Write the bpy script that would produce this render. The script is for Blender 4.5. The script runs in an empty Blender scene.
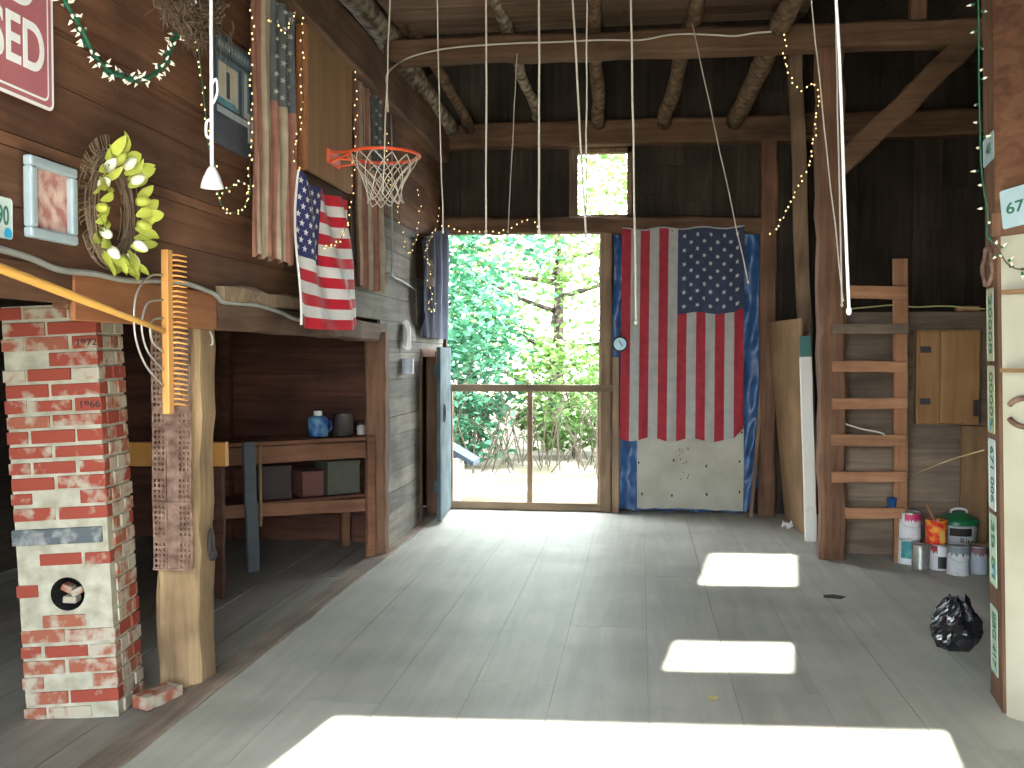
import bpy, math, random
from mathutils import Vector, Matrix
random.seed(7)
R = random.uniform
scn = bpy.context.scene
COL = scn.collection
V3 = Vector

# ---------------------------------------------------------------- camera
FPX, EYE = 950.0, 1.6
YAW, PITCH = math.atan(128/FPX), math.atan(27/FPX)
cam_d = bpy.data.cameras.new('camera'); cam_d.sensor_width = 36; cam_d.lens = FPX/1024*36
cam_d.clip_start = .05; cam_d.clip_end = 300
cam = bpy.data.objects.new('camera', cam_d); COL.objects.link(cam)
cam.location = (0, 0, EYE); cam.rotation_euler = (math.pi/2-PITCH, 0, YAW)
scn.camera = cam

# ---------------------------------------------------------------- sky, sun, exposure
w = bpy.data.worlds.new('sky'); scn.world = w; w.use_nodes = True
bg = w.node_tree.nodes['Background']; bg.inputs[0].default_value = (.86, .94, 1, 1); bg.inputs[1].default_value = 3.0
SUN = V3((.15, 1, -.66)).normalized()          # the way the light travels
sd = bpy.data.lights.new('sun', 'SUN'); sd.energy = 6.5; sd.angle = math.radians(.5); sd.color = (1, .97, .9)
sun = bpy.data.objects.new('sun', sd); COL.objects.link(sun); sun.rotation_euler = SUN.to_track_quat('-Z', 'Y').to_euler()
sun.location = (0, -5, 9)
vs = scn.view_settings
scn.display_settings.display_device = 'sRGB'
vs.view_transform = 'Standard'; vs.look = 'None'; vs.gamma = 1; vs.use_curve_mapping = False
vs.exposure = 2.8
cy = scn.cycles
cy.use_denoising = True; cy.max_bounces = 10; cy.diffuse_bounces = 7; cy.glossy_bounces = 3; cy.transparent_max_bounces = 6
cy.caustics_reflective = False; cy.caustics_refractive = False; cy.sample_clamp_indirect = 8

# ---------------------------------------------------------------- pixel -> place helpers
_sa, _ca, _sp, _cp = math.sin(YAW), math.cos(YAW), math.sin(PITCH), math.cos(PITCH)
_fw = V3((-_sa*_cp, _ca*_cp, -_sp)); _rt = V3((_ca, _sa, 0)); _up = _rt.cross(_fw)
def ray(u, v): return _fw*FPX + _rt*(u-512) + _up*(384-v)
def onx(u, v, X): d = ray(u, v); return V3((0, 0, EYE)) + d*(X/d.x)
def ony(u, v, Y): d = ray(u, v); return V3((0, 0, EYE)) + d*(Y/d.y)
def onz(u, v, Z=0): d = ray(u, v); return V3((0, 0, EYE)) + d*((Z-EYE)/d.z)

# ---------------------------------------------------------------- mesh helpers
class MB:
    def __init__(s): s.v = []; s.f = []; s.m = []
    def add(s, vs_, fs, m=0):
        b = len(s.v); s.v += [tuple(p) for p in vs_]
        for f in fs: s.f.append([i+b for i in f]); s.m.append(m)
        return s
    def box(s, c, size, rz=0, m=0, mat=None):
        hx, hy, hz = size[0]/2, size[1]/2, size[2]/2
        M = mat or Matrix.Rotation(rz, 3, 'Z')
        vs_ = [V3(c)+M@V3((x*hx, y*hy, z*hz)) for z in (-1, 1) for y in (-1, 1) for x in (-1, 1)]
        return s.add(vs_, [(0,2,3,1),(4,5,7,6),(0,1,5,4),(2,6,7,3),(0,4,6,2),(1,3,7,5)], m)
    def span(s, a, b, m=0):
        return s.box(((a[0]+b[0])/2, (a[1]+b[1])/2, (a[2]+b[2])/2), (abs(b[0]-a[0]), abs(b[1]-a[1]), abs(b[2]-a[2])), 0, m)
    def beam(s, p0, p1, wid, hei, jit=.006, n=8, up=(0,0,1), m=0, ch=.12):
        p0, p1 = V3(p0), V3(p1); d = (p1-p0).normalized(); U = V3(up)
        if abs(d.dot(U)) > .95: U = V3((0, 1, 0))
        sx = d.cross(U).normalized(); sy = sx.cross(d).normalized()
        a, b = wid/2, hei/2; c = min(wid, hei)*ch
        prof = [(-a+c,-b),(a-c,-b),(a,-b+c),(a,b-c),(a-c,b),(-a+c,b),(-a,b-c),(-a,-b+c)]
        vs_, fs = [], []
        for i in range(n+1):
            q = p0.lerp(p1, i/n); ox, oy = R(-jit, jit), R(-jit, jit)
            for x, y in prof: vs_.append(q + sx*(x+ox+R(-jit, jit)*.7) + sy*(y+oy+R(-jit, jit)*.7))
        for i in range(n):
            for k in range(8): fs.append((i*8+k, i*8+(k+1)%8, (i+1)*8+(k+1)%8, (i+1)*8+k))
        fs += [tuple(range(7, -1, -1)), tuple(n*8+k for k in range(8))]
        return s.add(vs_, fs, m)
    def tube(s, pts, r, seg=8, m=0, cap=True, closed=False):
        pts = [V3(p) for p in pts]; n = len(pts)
        rr = r if isinstance(r, (list, tuple)) else [r]*n
        T = []
        for i in range(n):
            if closed: t = pts[(i+1) % n]-pts[i-1]
            else: t = pts[min(i+1, n-1)]-pts[max(i-1, 0)]
            T.append(t.normalized() if t.length > 1e-9 else V3((0,0,1)))
        N = T[0].orthogonal().normalized(); vs_, fs = [], []
        for i in range(n):
            N = (N - T[i]*N.dot(T[i]));  N = N.normalized() if N.length > 1e-6 else T[i].orthogonal().normalized()
            B = T[i].cross(N)
            for k in range(seg):
                a = 2*math.pi*k/seg; vs_.append(pts[i]+(N*math.cos(a)+B*math.sin(a))*rr[i])
        for i in range(n if closed else n-1):
            j = (i+1) % n
            for k in range(seg): fs.append((i*seg+k, i*seg+(k+1)%seg, j*seg+(k+1)%seg, j*seg+k))
        if cap and not closed: fs += [tuple(range(seg-1, -1, -1)), tuple((n-1)*seg+k for k in range(seg))]
        return s.add(vs_, fs, m)
    def lathe(s, prof, c=(0,0,0), seg=28, m=0, mat=None):
        c = V3(c); M = mat or Matrix.Identity(3); vs_, fs = [], []
        for r, z in prof:
            for k in range(seg):
                a = 2*math.pi*k/seg; vs_.append(c+M@V3((max(r, 1e-4)*math.cos(a), max(r, 1e-4)*math.sin(a), z)))
        for i in range(len(prof)-1):
            for k in range(seg): fs.append((i*seg+k, i*seg+(k+1)%seg, (i+1)*seg+(k+1)%seg, (i+1)*seg+k))
        return s.add(vs_, fs, m)
    def ball(s, c, rad, seg=12, rings=8, m=0, mat=None):
        rx, ry, rz = rad if isinstance(rad, (tuple, list)) else (rad,)*3
        M = mat or Matrix.Identity(3); vs_, fs = [], []
        for i in range(rings+1):
            th = math.pi*i/rings
            for k in range(seg):
                a = 2*math.pi*k/seg
                vs_.append(V3(c)+M@V3((rx*math.sin(th)*math.cos(a), ry*math.sin(th)*math.sin(a), rz*math.cos(th))))
        for i in range(rings):
            for k in range(seg): fs.append((i*seg+k, (i+1)*seg+k, (i+1)*seg+(k+1)%seg, i*seg+(k+1)%seg))
        return s.add(vs_, fs, m)
    def sheet(s, fn, nu, nv, mfun=None, skip=None):
        b = len(s.v)
        for j in range(nv+1):
            for i in range(nu+1): s.v.append(tuple(fn(i/nu, j/nv)))
        for j in range(nv):
            for i in range(nu):
                if skip and skip(i, j): continue
                q = b+j*(nu+1)+i
                s.f.append([q, q+1, q+nu+2, q+nu+1]); s.m.append(mfun(i, j) if mfun else 0)
        return s
    def prism(s, poly, off, m=0):
        off = V3(off); n = len(poly); poly = [V3(p) for p in poly]
        return s.add(poly+[p+off for p in poly], [tuple(range(n)), tuple(range(2*n-1, n-1, -1))]+[(i, i+n, (i+1)%n+n, (i+1)%n) for i in range(n)], m)
    def build(s, name, mats, parent=None, smooth=False, bevel=0, solid=0, sub=0):
        me = bpy.data.meshes.new(name); me.from_pydata(s.v, [], s.f)
        for mt in (mats if isinstance(mats, (list, tuple)) else [mats]): me.materials.append(mt)
        me.polygons.foreach_set('material_index', s.m)
        if smooth: me.polygons.foreach_set('use_smooth', [True]*len(s.f))
        me.update(); me.validate()
        o = bpy.data.objects.new(name, me); COL.objects.link(o)
        if parent: o.parent = parent
        if solid:
            md = o.modifiers.new('thickness', 'SOLIDIFY'); md.thickness = solid; md.offset = 0
        if sub:
            md = o.modifiers.new('smooth', 'SUBSURF'); md.levels = sub; md.render_levels = sub
        if bevel:
            md = o.modifiers.new('edge', 'BEVEL'); md.width = bevel; md.segments = 2; md.limit_method = 'ANGLE'
        return o
def tag(o, label, cat, group=None, kind=None):
    if label: o['label'] = label
    if cat: o['category'] = cat
    if group: o['group'] = group
    if kind: o['kind'] = kind
    return o
def struct(o, label=None, cat=None, group=None): return tag(o, label, cat, group, 'structure')
def thing(name, label, cat, loc=(0,0,0), rz=0, group=None):
    o = bpy.data.objects.new(name, None); COL.objects.link(o); o.empty_display_size = .05
    o.location = loc; o.rotation_euler = (0, 0, rz)
    return tag(o, label, cat, group)
def spline(pts, n=8):
    pts = [V3(p) for p in pts]; out = []
    for i in range(len(pts)-1):
        p0, p1, p2, p3 = pts[max(i-1,0)], pts[i], pts[i+1], pts[min(i+2,len(pts)-1)]
        for k in range(n):
            t = k/n
            out.append(.5*((2*p1)+(p2-p0)*t+(2*p0-5*p1+4*p2-p3)*t*t+(3*p1-p0-3*p2+p3)*t**3))
    return out+[pts[-1]]
def frame(U, V, N): return Matrix((V3(U).normalized(), V3(V).normalized(), V3(N).normalized())).transposed()
def text(s, mat, parent, pos, U, Vv, wid=None, hei=None, name='lettering', off=0.0, ext=.0008):
    """flat lettering centred on pos, reading along U with its tops towards Vv"""
    c = bpy.data.curves.new(name, 'FONT'); c.body = s; c.align_x = 'CENTER'; c.align_y = 'CENTER'; c.size = 1; c.extrude = ext; c.offset = off
    c.materials.append(mat)
    o = bpy.data.objects.new(name, c); COL.objects.link(o)
    dg = bpy.context.evaluated_depsgraph_get(); me = bpy.data.meshes.new_from_object(o.evaluated_get(dg)); bpy.data.objects.remove(o); bpy.data.curves.remove(c)
    me.name = name; o = bpy.data.objects.new(name, me); COL.objects.link(o)
    bx = [v.co.x for v in me.vertices]; by = [v.co.y for v in me.vertices]; d = V3((max(bx)-min(bx), max(by)-min(by), 0))
    sx = wid/d.x if wid else None; sy = hei/d.y if hei else None
    sx = sx or sy; sy = sy or sx
    U = V3(U).normalized(); Vv = V3(Vv).normalized(); N = U.cross(Vv)
    cx = (max(bx)+min(bx))/2; cyy = (max(by)+min(by))/2
    M = Matrix((U*sx, Vv*sy, N)).transposed().to_4x4()
    M.translation = V3(pos) - U*(cx*sx) - Vv*(cyy*sy)
    if parent: o.parent = parent
    o.matrix_local = M
    return o

# ---------------------------------------------------------------- materials
def s2l(c): return tuple(((x/255)/12.92 if x/255 <= .04045 else ((x/255+.055)/1.055)**2.4) for x in c)
def _new(name):
    m = bpy.data.materials.new(name); m.use_nodes = True; nt = m.node_tree
    return m, nt, nt.nodes['Principled BSDF']
def plain(name, c, rough=.6, metal=0, noise=.15, ns=12, bump=0, spec=.4, isl=0, trans=0):
    m, nt, b = _new(name); N, L = nt.nodes, nt.links
    b.inputs['Roughness'].default_value = rough; b.inputs['Metallic'].default_value = metal
    b.inputs['Specular IOR Level'].default_value = spec
    tc = N.new('ShaderNodeTexCoord'); nz = N.new('ShaderNodeTexNoise'); nz.inputs['Scale'].default_value = ns; nz.inputs['Detail'].default_value = 5
    L.new(tc.outputs['Object'], nz.inputs['Vector'])
    mr = N.new('ShaderNodeMapRange'); mr.inputs[1].default_value = .3; mr.inputs[2].default_value = .7
    mr.inputs[3].default_value = 1-noise; mr.inputs[4].default_value = 1+noise*.6; L.new(nz.outputs[0], mr.inputs[0])
    hs = N.new('ShaderNodeHueSaturation'); hs.inputs['Color'].default_value = (*c, 1)
    val = mr.outputs[0]
    if isl:
        ge = N.new('ShaderNodeNewGeometry'); m2 = N.new('ShaderNodeMapRange'); m2.inputs[3].default_value = 1-isl; m2.inputs[4].default_value = 1+isl
        L.new(ge.outputs['Random Per Island'], m2.inputs[0]); mu = N.new('ShaderNodeMath'); mu.operation = 'MULTIPLY'
        L.new(val, mu.inputs[0]); L.new(m2.outputs[0], mu.inputs[1]); val = mu.outputs[0]
    L.new(val, hs.inputs['Value']); L.new(hs.outputs[0], b.inputs['Base Color'])
    if trans:
        td = N.new('ShaderNodeBsdfTranslucent'); mx = N.new('ShaderNodeMixShader'); mx.inputs[0].default_value = trans
        L.new(hs.outputs[0], td.inputs[0]); L.new(b.outputs[0], mx.inputs[1]); L.new(td.outputs[0], mx.inputs[2])
        L.new(mx.outputs[0], N['Material Output'].inputs[0])
    if bump:
        bp = N.new('ShaderNodeBump'); bp.inputs['Strength'].default_value = bump; bp.inputs['Distance'].default_value = .01
        L.new(nz.outputs[0], bp.inputs['Height']); L.new(bp.outputs[0], b.inputs['Normal'])
    return m
def wood(name, c1, c2, axis='Y', grain=16, rough=.8, isl=.3, bump=.25, stain=.35, knots=True):
    m, nt, b = _new(name); N, L = nt.nodes, nt.links
    b.inputs['Roughness'].default_value = rough; b.inputs['Specular IOR Level'].default_value = .25
    tc = N.new('ShaderNodeTexCoord'); mp = N.new('ShaderNodeMapping')
    sc = [grain]*3; sc['XYZ'.index(axis)] = grain*.07; mp.inputs['Scale'].default_value = sc
    ge = N.new('ShaderNodeNewGeometry')
    add = N.new('ShaderNodeVectorMath'); add.operation = 'ADD'
    sc2 = N.new('ShaderNodeMath'); sc2.operation = 'MULTIPLY'; sc2.inputs[1].default_value = 37
    L.new(ge.outputs['Random Per Island'], sc2.inputs[0]); L.new(tc.outputs['Object'], mp.inputs[0])
    L.new(mp.outputs[0], add.inputs[0]); L.new(sc2.outputs[0], add.inputs[1])
    nz = N.new('ShaderNodeTexNoise'); nz.inputs['Scale'].default_value = 1; nz.inputs['Detail'].default_value = 8; nz.inputs['Roughness'].default_value = .65; nz.inputs['Distortion'].default_value = .6
    L.new(add.outputs[0], nz.inputs['Vector'])
    cr = N.new('ShaderNodeValToRGB'); cr.color_ramp.elements[0].position = .3; cr.color_ramp.elements[1].position = .72
    cr.color_ramp.elements[0].color = (*c1, 1); cr.color_ramp.elements[1].color = (*c2, 1); L.new(nz.outputs[0], cr.inputs[0])
    n2 = N.new('ShaderNodeTexNoise'); n2.inputs['Scale'].default_value = 1.7; n2.inputs['Detail'].default_value = 4; L.new(tc.outputs['Object'], n2.inputs['Vector'])
    m1 = N.new('ShaderNodeMapRange'); m1.inputs[1].default_value = .35; m1.inputs[2].default_value = .65; m1.inputs[3].default_value = 1-stain; m1.inputs[4].default_value = 1+stain*.6
    L.new(n2.outputs[0], m1.inputs[0])
    m2 = N.new('ShaderNodeMapRange'); m2.inputs[3].default_value = 1-isl; m2.inputs[4].default_value = 1+isl
    L.new(ge.outputs['Random Per Island'], m2.inputs[0])
    mu = N.new('ShaderNodeMath'); mu.operation = 'MULTIPLY'; L.new(m1.outputs[0], mu.inputs[0]); L.new(m2.outputs[0], mu.inputs[1])
    hs = N.new('ShaderNodeHueSaturation'); L.new(cr.outputs[0], hs.inputs['Color']); L.new(mu.outputs[0], hs.inputs['Value'])
    L.new(hs.outputs[0], b.inputs['Base Color'])
    if bump:
        bp = N.new('ShaderNodeBump'); bp.inputs['Strength'].default_value = bump; bp.inputs['Distance'].default_value = .008
        L.new(nz.outputs[0], bp.inputs['Height']); L.new(bp.outputs[0], b.inputs['Normal'])
    return m
def patchy(name, c1, c2, scale=9, lo=.45, hi=.6, rough=.85, isl=0, bump=.2, detail=6, isl_hue=0):
    m, nt, b = _new(name); N, L = nt.nodes, nt.links
    b.inputs['Roughness'].default_value = rough; b.inputs['Specular IOR Level'].default_value = .2
    tc = N.new('ShaderNodeTexCoord'); nz = N.new('ShaderNodeTexNoise'); nz.inputs['Scale'].default_value = scale; nz.inputs['Detail'].default_value = detail
    L.new(tc.outputs['Object'], nz.inputs['Vector'])
    fac = nz.outputs[0]
    if isl:
        ge = N.new('ShaderNodeNewGeometry'); m2 = N.new('ShaderNodeMapRange'); m2.inputs[3].default_value = -isl; m2.inputs[4].default_value = isl
        L.new(ge.outputs['Random Per Island'], m2.inputs[0]); ad = N.new('ShaderNodeMath'); ad.operation = 'ADD'
        L.new(fac, ad.inputs[0]); L.new(m2.outputs[0], ad.inputs[1]); fac = ad.outputs[0]
    cr = N.new('ShaderNodeValToRGB'); cr.color_ramp.elements[0].position = lo; cr.color_ramp.elements[1].position = hi
    cr.color_ramp.elements[0].color = (*c1, 1); cr.color_ramp.elements[1].color = (*c2, 1); L.new(fac, cr.inputs[0])
    L.new(cr.outputs[0], b.inputs['Base Color'])
    if bump:
        bp = N.new('ShaderNodeBump'); bp.inputs['Strength'].default_value = bump; bp.inputs['Distance'].default_value = .01
        L.new(nz.outputs[0], bp.inputs['Height']); L.new(bp.outputs[0], b.inputs['Normal'])
    return m
def glow(name, c, st):
    m, nt, b = _new(name); b.inputs['Base Color'].default_value = (*c, 1)
    b.inputs['Emission Color'].default_value = (*c, 1); b.inputs['Emission Strength'].default_value = st
    return m

W_left = wood('old brown boards', (.075,.031,.016), (.18,.086,.046), 'Y', isl=.28)
W_grey = wood('weathered grey boards', (.1,.088,.067), (.22,.2,.16), 'Y')
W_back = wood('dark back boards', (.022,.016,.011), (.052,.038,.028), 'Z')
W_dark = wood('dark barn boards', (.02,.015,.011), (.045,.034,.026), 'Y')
W_aisle = wood('red brown boards', (.055,.022,.015), (.135,.058,.037), 'X')
W_low = wood('grey brown boards', (.1,.075,.055), (.23,.17,.12), 'X')
W_roof = wood('dark roof boards', (.035,.025,.018), (.08,.06,.045), 'X')
W_loft = wood('loft planks', (.075,.045,.028), (.2,.125,.08), 'X')
W_beam = wood('hewn timber', (.075,.04,.023), (.175,.1,.058), 'X')
W_beamY = wood('hewn timber plate', (.075,.042,.026), (.16,.093,.057), 'Y')
W_postz = wood('hewn post', (.095,.046,.027), (.215,.115,.068), 'Z')
W_pale = wood('pale stripped post', (.2,.125,.065), (.4,.275,.15), 'Z', stain=.5)
W_orange = wood('orange stained board', (.27,.1,.04), (.4,.17,.07), 'Y', stain=.2)
W_step = wood('ladder wood', (.24,.11,.055), (.42,.22,.12), 'X', isl=.2)
W_stepz = wood('ladder stile wood', (.22,.1,.05), (.38,.19,.1), 'Z')
W_ply = wood('plywood', (.25,.14,.065), (.37,.215,.105), 'Z', grain=9, isl=0, stain=.15)
W_lean = wood('brown panel', (.2,.115,.055), (.32,.195,.1), 'Z', isl=0, stain=.25)
W_cab = wood('cabinet wood', (.24,.12,.045), (.36,.2,.085), 'Z', isl=.12, stain=.2, rough=.5)
W_birch = patchy('birch bark', (.11,.08,.055), (.33,.285,.22), 14, .4, .62)
W_logb = patchy('log bark', (.06,.038,.023), (.19,.12,.075), 16, .35, .65)
W_bench = wood('bench wood', (.14,.06,.033), (.26,.125,.07), 'X', isl=.2)
W_rail = wood('guard rail wood', (.16,.11,.07), (.32,.23,.15), 'X')
W_railz = wood('guard post wood', (.16,.1,.06), (.32,.22,.14), 'Z')
W_yel = wood('varnished ash handle', (.55,.27,.05), (.75,.42,.11), 'Y', isl=.1, rough=.4, stain=.2)
W_yelz = wood('varnished ash bar', (.5,.22,.05), (.7,.36,.11), 'Z', isl=.1, rough=.45, stain=.2)
def mk_floor(name, c1, c2, c3):
    m = wood(name, c1, c2, 'Y', grain=9, isl=.07, bump=.12, stain=.12, rough=.5); nt = m.node_tree; N, L = nt.nodes, nt.links
    b = N['Principled BSDF']; src = b.inputs['Base Color'].links[0].from_socket
    tc = [n for n in N if n.type == 'TEX_COORD'][0]
    nz = N.new('ShaderNodeTexNoise'); nz.inputs['Scale'].default_value = .9; nz.inputs['Detail'].default_value = 7; nz.inputs['Roughness'].default_value = .6
    L.new(tc.outputs['Object'], nz.inputs['Vector'])
    mr = N.new('ShaderNodeMapRange'); mr.inputs[1].default_value = .55; mr.inputs[2].default_value = .75; mr.inputs[4].default_value = .6; L.new(nz.outputs[0], mr.inputs[0])
    mx = N.new('ShaderNodeMixRGB'); L.new(mr.outputs[0], mx.inputs[0]); L.new(src, mx.inputs[1]); mx.inputs[2].default_value = (*c3, 1)
    L.new(mx.outputs[0], b.inputs['Base Color']); return m
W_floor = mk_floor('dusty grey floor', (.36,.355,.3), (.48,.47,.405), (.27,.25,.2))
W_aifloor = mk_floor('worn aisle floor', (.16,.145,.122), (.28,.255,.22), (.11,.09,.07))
W_sill = wood('sill timber', (.13,.095,.07), (.28,.22,.17), 'Y')
M_brick = patchy('old red brick', (.24,.05,.032), (.34,.3,.23), 11, .57, .7, isl=.1, bump=.35)
M_brick2 = patchy('limewashed brick', (.26,.085,.05), (.36,.32,.25), 14, .38, .56, isl=.12, bump=.35)
M_mortar = patchy('lime mortar', (.27,.255,.19), (.42,.4,.32), 12, .35, .65, bump=.5)
M_slate = patchy('blue grey lintel', (.085,.1,.11), (.33,.33,.31), 13, .5, .72)
M_black = plain('hole black', (.006,.006,.006), .95)  # even near-black for the inside of the stovepipe hole
M_inkb = plain('black paint', (.02,.015,.013), .7)
M_signr = plain('faded red sign paint', (.4,.13,.14), .45, noise=.08)
M_white = plain('white paint', (.8,.8,.78), .5, noise=.04)
M_dirtyw = patchy('chipped white paint', (.42,.38,.3), (.66,.65,.6), 5, .25, .4)
M_cream = patchy('cream painted boards', (.36,.34,.25), (.47,.455,.36), 2.2, .35, .65, rough=.6)
M_panel = patchy('white painted plywood', (.36,.345,.27), (.46,.45,.37), 3.5, .3, .6, rough=.7)
M_fr, M_fw, M_fb = plain('flag red', (.36,.03,.045), .85, noise=.2), plain('flag white', (.4,.39,.37), .85, noise=.12), plain('flag blue', (.04,.052,.095), .85, noise=.2)
M_br, M_bw, M_bb = plain('bright flag red', (.6,.02,.04), .7, noise=.1), plain('bright flag white', (.78,.75,.72), .7, noise=.06), plain('bright flag blue', (.035,.04,.14), .7, noise=.1)
M_or, M_ow, M_ob = plain('faded flag red', (.33,.15,.105), .9, noise=.25), plain('faded flag cream', (.42,.335,.24), .9, noise=.2), plain('faded flag blue', (.11,.12,.125), .9, noise=.25)
M_os = plain('faded star', (.36,.35,.31), .9)
M_star = plain('flag star', (.5,.5,.5), .8)
M_tarp = plain('blue tarpaulin', (.03,.095,.24), .38, noise=.35, ns=13, bump=.7)
M_denim = plain('dark blue cloth', (.028,.03,.05), .9, noise=.3, ns=8)
M_denim2 = plain('faded purple cloth', (.07,.078,.115), .9, noise=.3, ns=6)
M_tan = patchy('tan cloth', (.06,.055,.06), (.22,.18,.15), 7)
M_rim = plain('orange rim paint', (.75,.1,.03), .4, noise=.05)
M_rope = plain('cotton rope', (.62,.57,.48), .9, noise=.12, ns=60)
M_ropew = plain('white nylon cord', (.85,.85,.85), .6, noise=.04)
M_wire = plain('galvanised wire', (.5,.48,.42), .4, .7)
M_conduit = plain('grey conduit', (.32,.32,.29), .5, .3)
M_rust = patchy('rusty iron', (.1,.055,.04), (.24,.155,.115), 22, .35, .65, rough=.75)
M_iron = plain('dark iron', (.05,.045,.045), .55, .6)
M_tin = plain('tin', (.5,.5,.48), .35, .85, noise=.2)
M_green = plain('green wire', (.02,.13,.07), .6)
M_brownw = plain('brown wire', (.08,.06,.04), .6)
M_bulb = glow('warm mini bulb', (1, .66, .26), .42)
M_bulbw = glow('clear pointed bulb', (.8, .72, .58), .05)
M_leafy = plain('lime silk leaf', (.42,.45,.07), .55, noise=.2, isl=.25)
M_bud = plain('white silk tulip', (.78,.78,.6), .6, noise=.1)
M_twig = plain('brown twigs', (.13,.085,.055), .9, isl=.4)
M_dtwig = plain('grey brown vines', (.2,.14,.09), .95, isl=.4)
M_frameb = plain('pale blue frame', (.3,.36,.38), .5, noise=.1)
M_teal = patchy('teal label', (.06,.25,.26), (.14,.38,.38), 20)
M_plate = plain('white licence plate', (.5,.57,.54), .4, noise=.08)
M_plateb = plain('pale blue licence plate', (.4,.54,.58), .4, noise=.08)
M_platey = plain('yellowed licence plate', (.4,.39,.24), .45, noise=.15)
M_plateg = plain('pale green licence plate', (.4,.5,.37), .45, noise=.12)
M_ink = plain('dark green plate ink', (.03,.14,.09), .6)
M_sticker = plain('blue sticker', (.03,.35,.6), .5)
M_bluejug = patchy('blue jug label', (.014,.055,.24), (.12,.27,.38), 14, .4, .6, rough=.35)
M_redtub = patchy('red tub label', (.65,.03,.02), (.75,.3,.03), 18, .45, .6, rough=.35)
M_glid = plain('green lid', (.015,.16,.06), .35)
M_bucket = plain('white pail plastic', (.6,.64,.66), .4)
M_canw = plain('paint can white', (.66,.68,.7), .4, noise=.1)
M_cang = plain('pale grey can', (.42,.47,.53), .4, noise=.1)
M_drip = plain('pink paint', (.55,.04,.14), .4)
M_bag = plain('black bin bag', (.012,.012,.014), .25, noise=.1, spec=.7)
M_blued = patchy('worn daylight blue door', (.04,.062,.07), (.085,.115,.125), 5, .35, .6)  # bluish daylight from the rear doorway put into the half door's colour
M_blueleg = plain('blue grey painted wood', (.085,.1,.11), .7)
M_trunk = patchy('tree bark', (.025,.02,.015), (.07,.055,.04), 8)
M_leaf1 = plain('spruce green leaf', (.045,.17,.085), .6, isl=.45, trans=.3)
M_leaf2 = plain('fresh leaf', (.1,.19,.045), .5, isl=.4, trans=.4)
M_leaf3 = plain('sunny leaf', (.24,.3,.11), .5, isl=.35, trans=.45)
M_dry = plain('dry stems', (.085,.065,.045), .9, isl=.3)
M_ground = patchy('dry yard ground', (.1,.09,.055), (.26,.235,.17), 1.2)
M_front = patchy('gravel yard', (.3,.27,.22), (.45,.42,.36), 4)
M_shedr = plain('grey blue shingles', (.045,.06,.085), .8)

# ---------------------------------------------------------------- boards
def boards(mb, O, U, Vd, N, LU, LV, bw, holes=(), th=.022, gap=.004, jit=.004, seg=(2.5, 4.5), m=0):
    """boards running along U, stacked along Vd, standing out along N from the plane through O; holes are (u0,u1,v0,v1)"""
    O, U, Vd, N = V3(O), V3(U).normalized(), V3(Vd).normalized(), V3(N).normalized()
    v = 0
    while v < LV-1e-4:
        v1 = min(LV, v+bw*R(.85, 1.15))
        if LV-v1 < bw*.3: v1 = LV
        d = R(-jit, jit)
        cuts = sorted({v, v1}|{h for q in holes for h in q[2:4] if v < h < v1})
        for a, b in zip(cuts, cuts[1:]):
            ivs = [(0, LU)]
            for q in holes:
                if q[2] < (a+b)/2 < q[3]:
                    nx = []
                    for s, e in ivs:
                        if q[1] <= s or q[0] >= e: nx.append((s, e)); continue
                        if q[0] > s: nx.append((s, q[0]))
                        if q[1] < e: nx.append((q[1], e))
                    ivs = nx
            for s, e in ivs:
                x = s
                while x < e-1e-4:
                    x1 = min(e, x+R(*seg))
                    if e-x1 < .6: x1 = e
                    g = gap/2; t = th+d
                    A, B, C, D = (O+U*(x+(g if x > 0 else 0))+Vd*(a+g), O+U*(x1-(g if x1 < LU else 0))+Vd*(a+g), O+U*(x1-g)+Vd*(b-g), O+U*(x+g)+Vd*(b-g))
                    mb.prism([A, D, C, B], N*t, m); x = x1
        v = v1
    return mb
def wall(name, mat, O, U, Vd, N, LU, LV, bw, holes=(), back=None, **k):
    mb = MB(); boards(mb, O, U, Vd, N, LU, LV, bw, holes, **k)
    # a second, unbroken layer closes the joints from behind
    boards(mb, V3(O)-V3(N).normalized()*.02, U, Vd, N, LU, LV, 30, holes, th=.018, gap=0, jit=0, seg=(40, 41), m=1)
    return struct(mb.build(name, [mat, back or W_dark]))

# ================================================================ STRUCTURE
XL, YB, XR = -2.1, 9.95, 5.2
# floors
fb = MB(); boards(fb, (-2.02, -.3, -.03), (0,1,0), (1,0,0), (0,0,1), YB+.4, XR+2.1, .44, th=.03, gap=.0022, jit=.0015, seg=(3, 6))
fb.box((1.6, 4.8, -.06), (7.3, 10.4, .05))
struct(fb.build('floor', W_floor), 'wide dusty grey plank floor of the barn', 'floor')
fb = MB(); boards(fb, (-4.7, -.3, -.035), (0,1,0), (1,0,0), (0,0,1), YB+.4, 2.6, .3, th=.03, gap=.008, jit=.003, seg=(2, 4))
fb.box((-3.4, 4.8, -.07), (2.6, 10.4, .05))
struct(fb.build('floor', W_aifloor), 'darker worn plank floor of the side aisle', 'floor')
sb = MB(); sb.beam((-2.075, -.2, -.012), (-2.075, 9.9, -.012), .15, .05, .007, 40)
struct(sb.build('trim_1', W_sill), 'long rough sill timber between the aisle floor and the main floor', 'sill')

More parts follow.
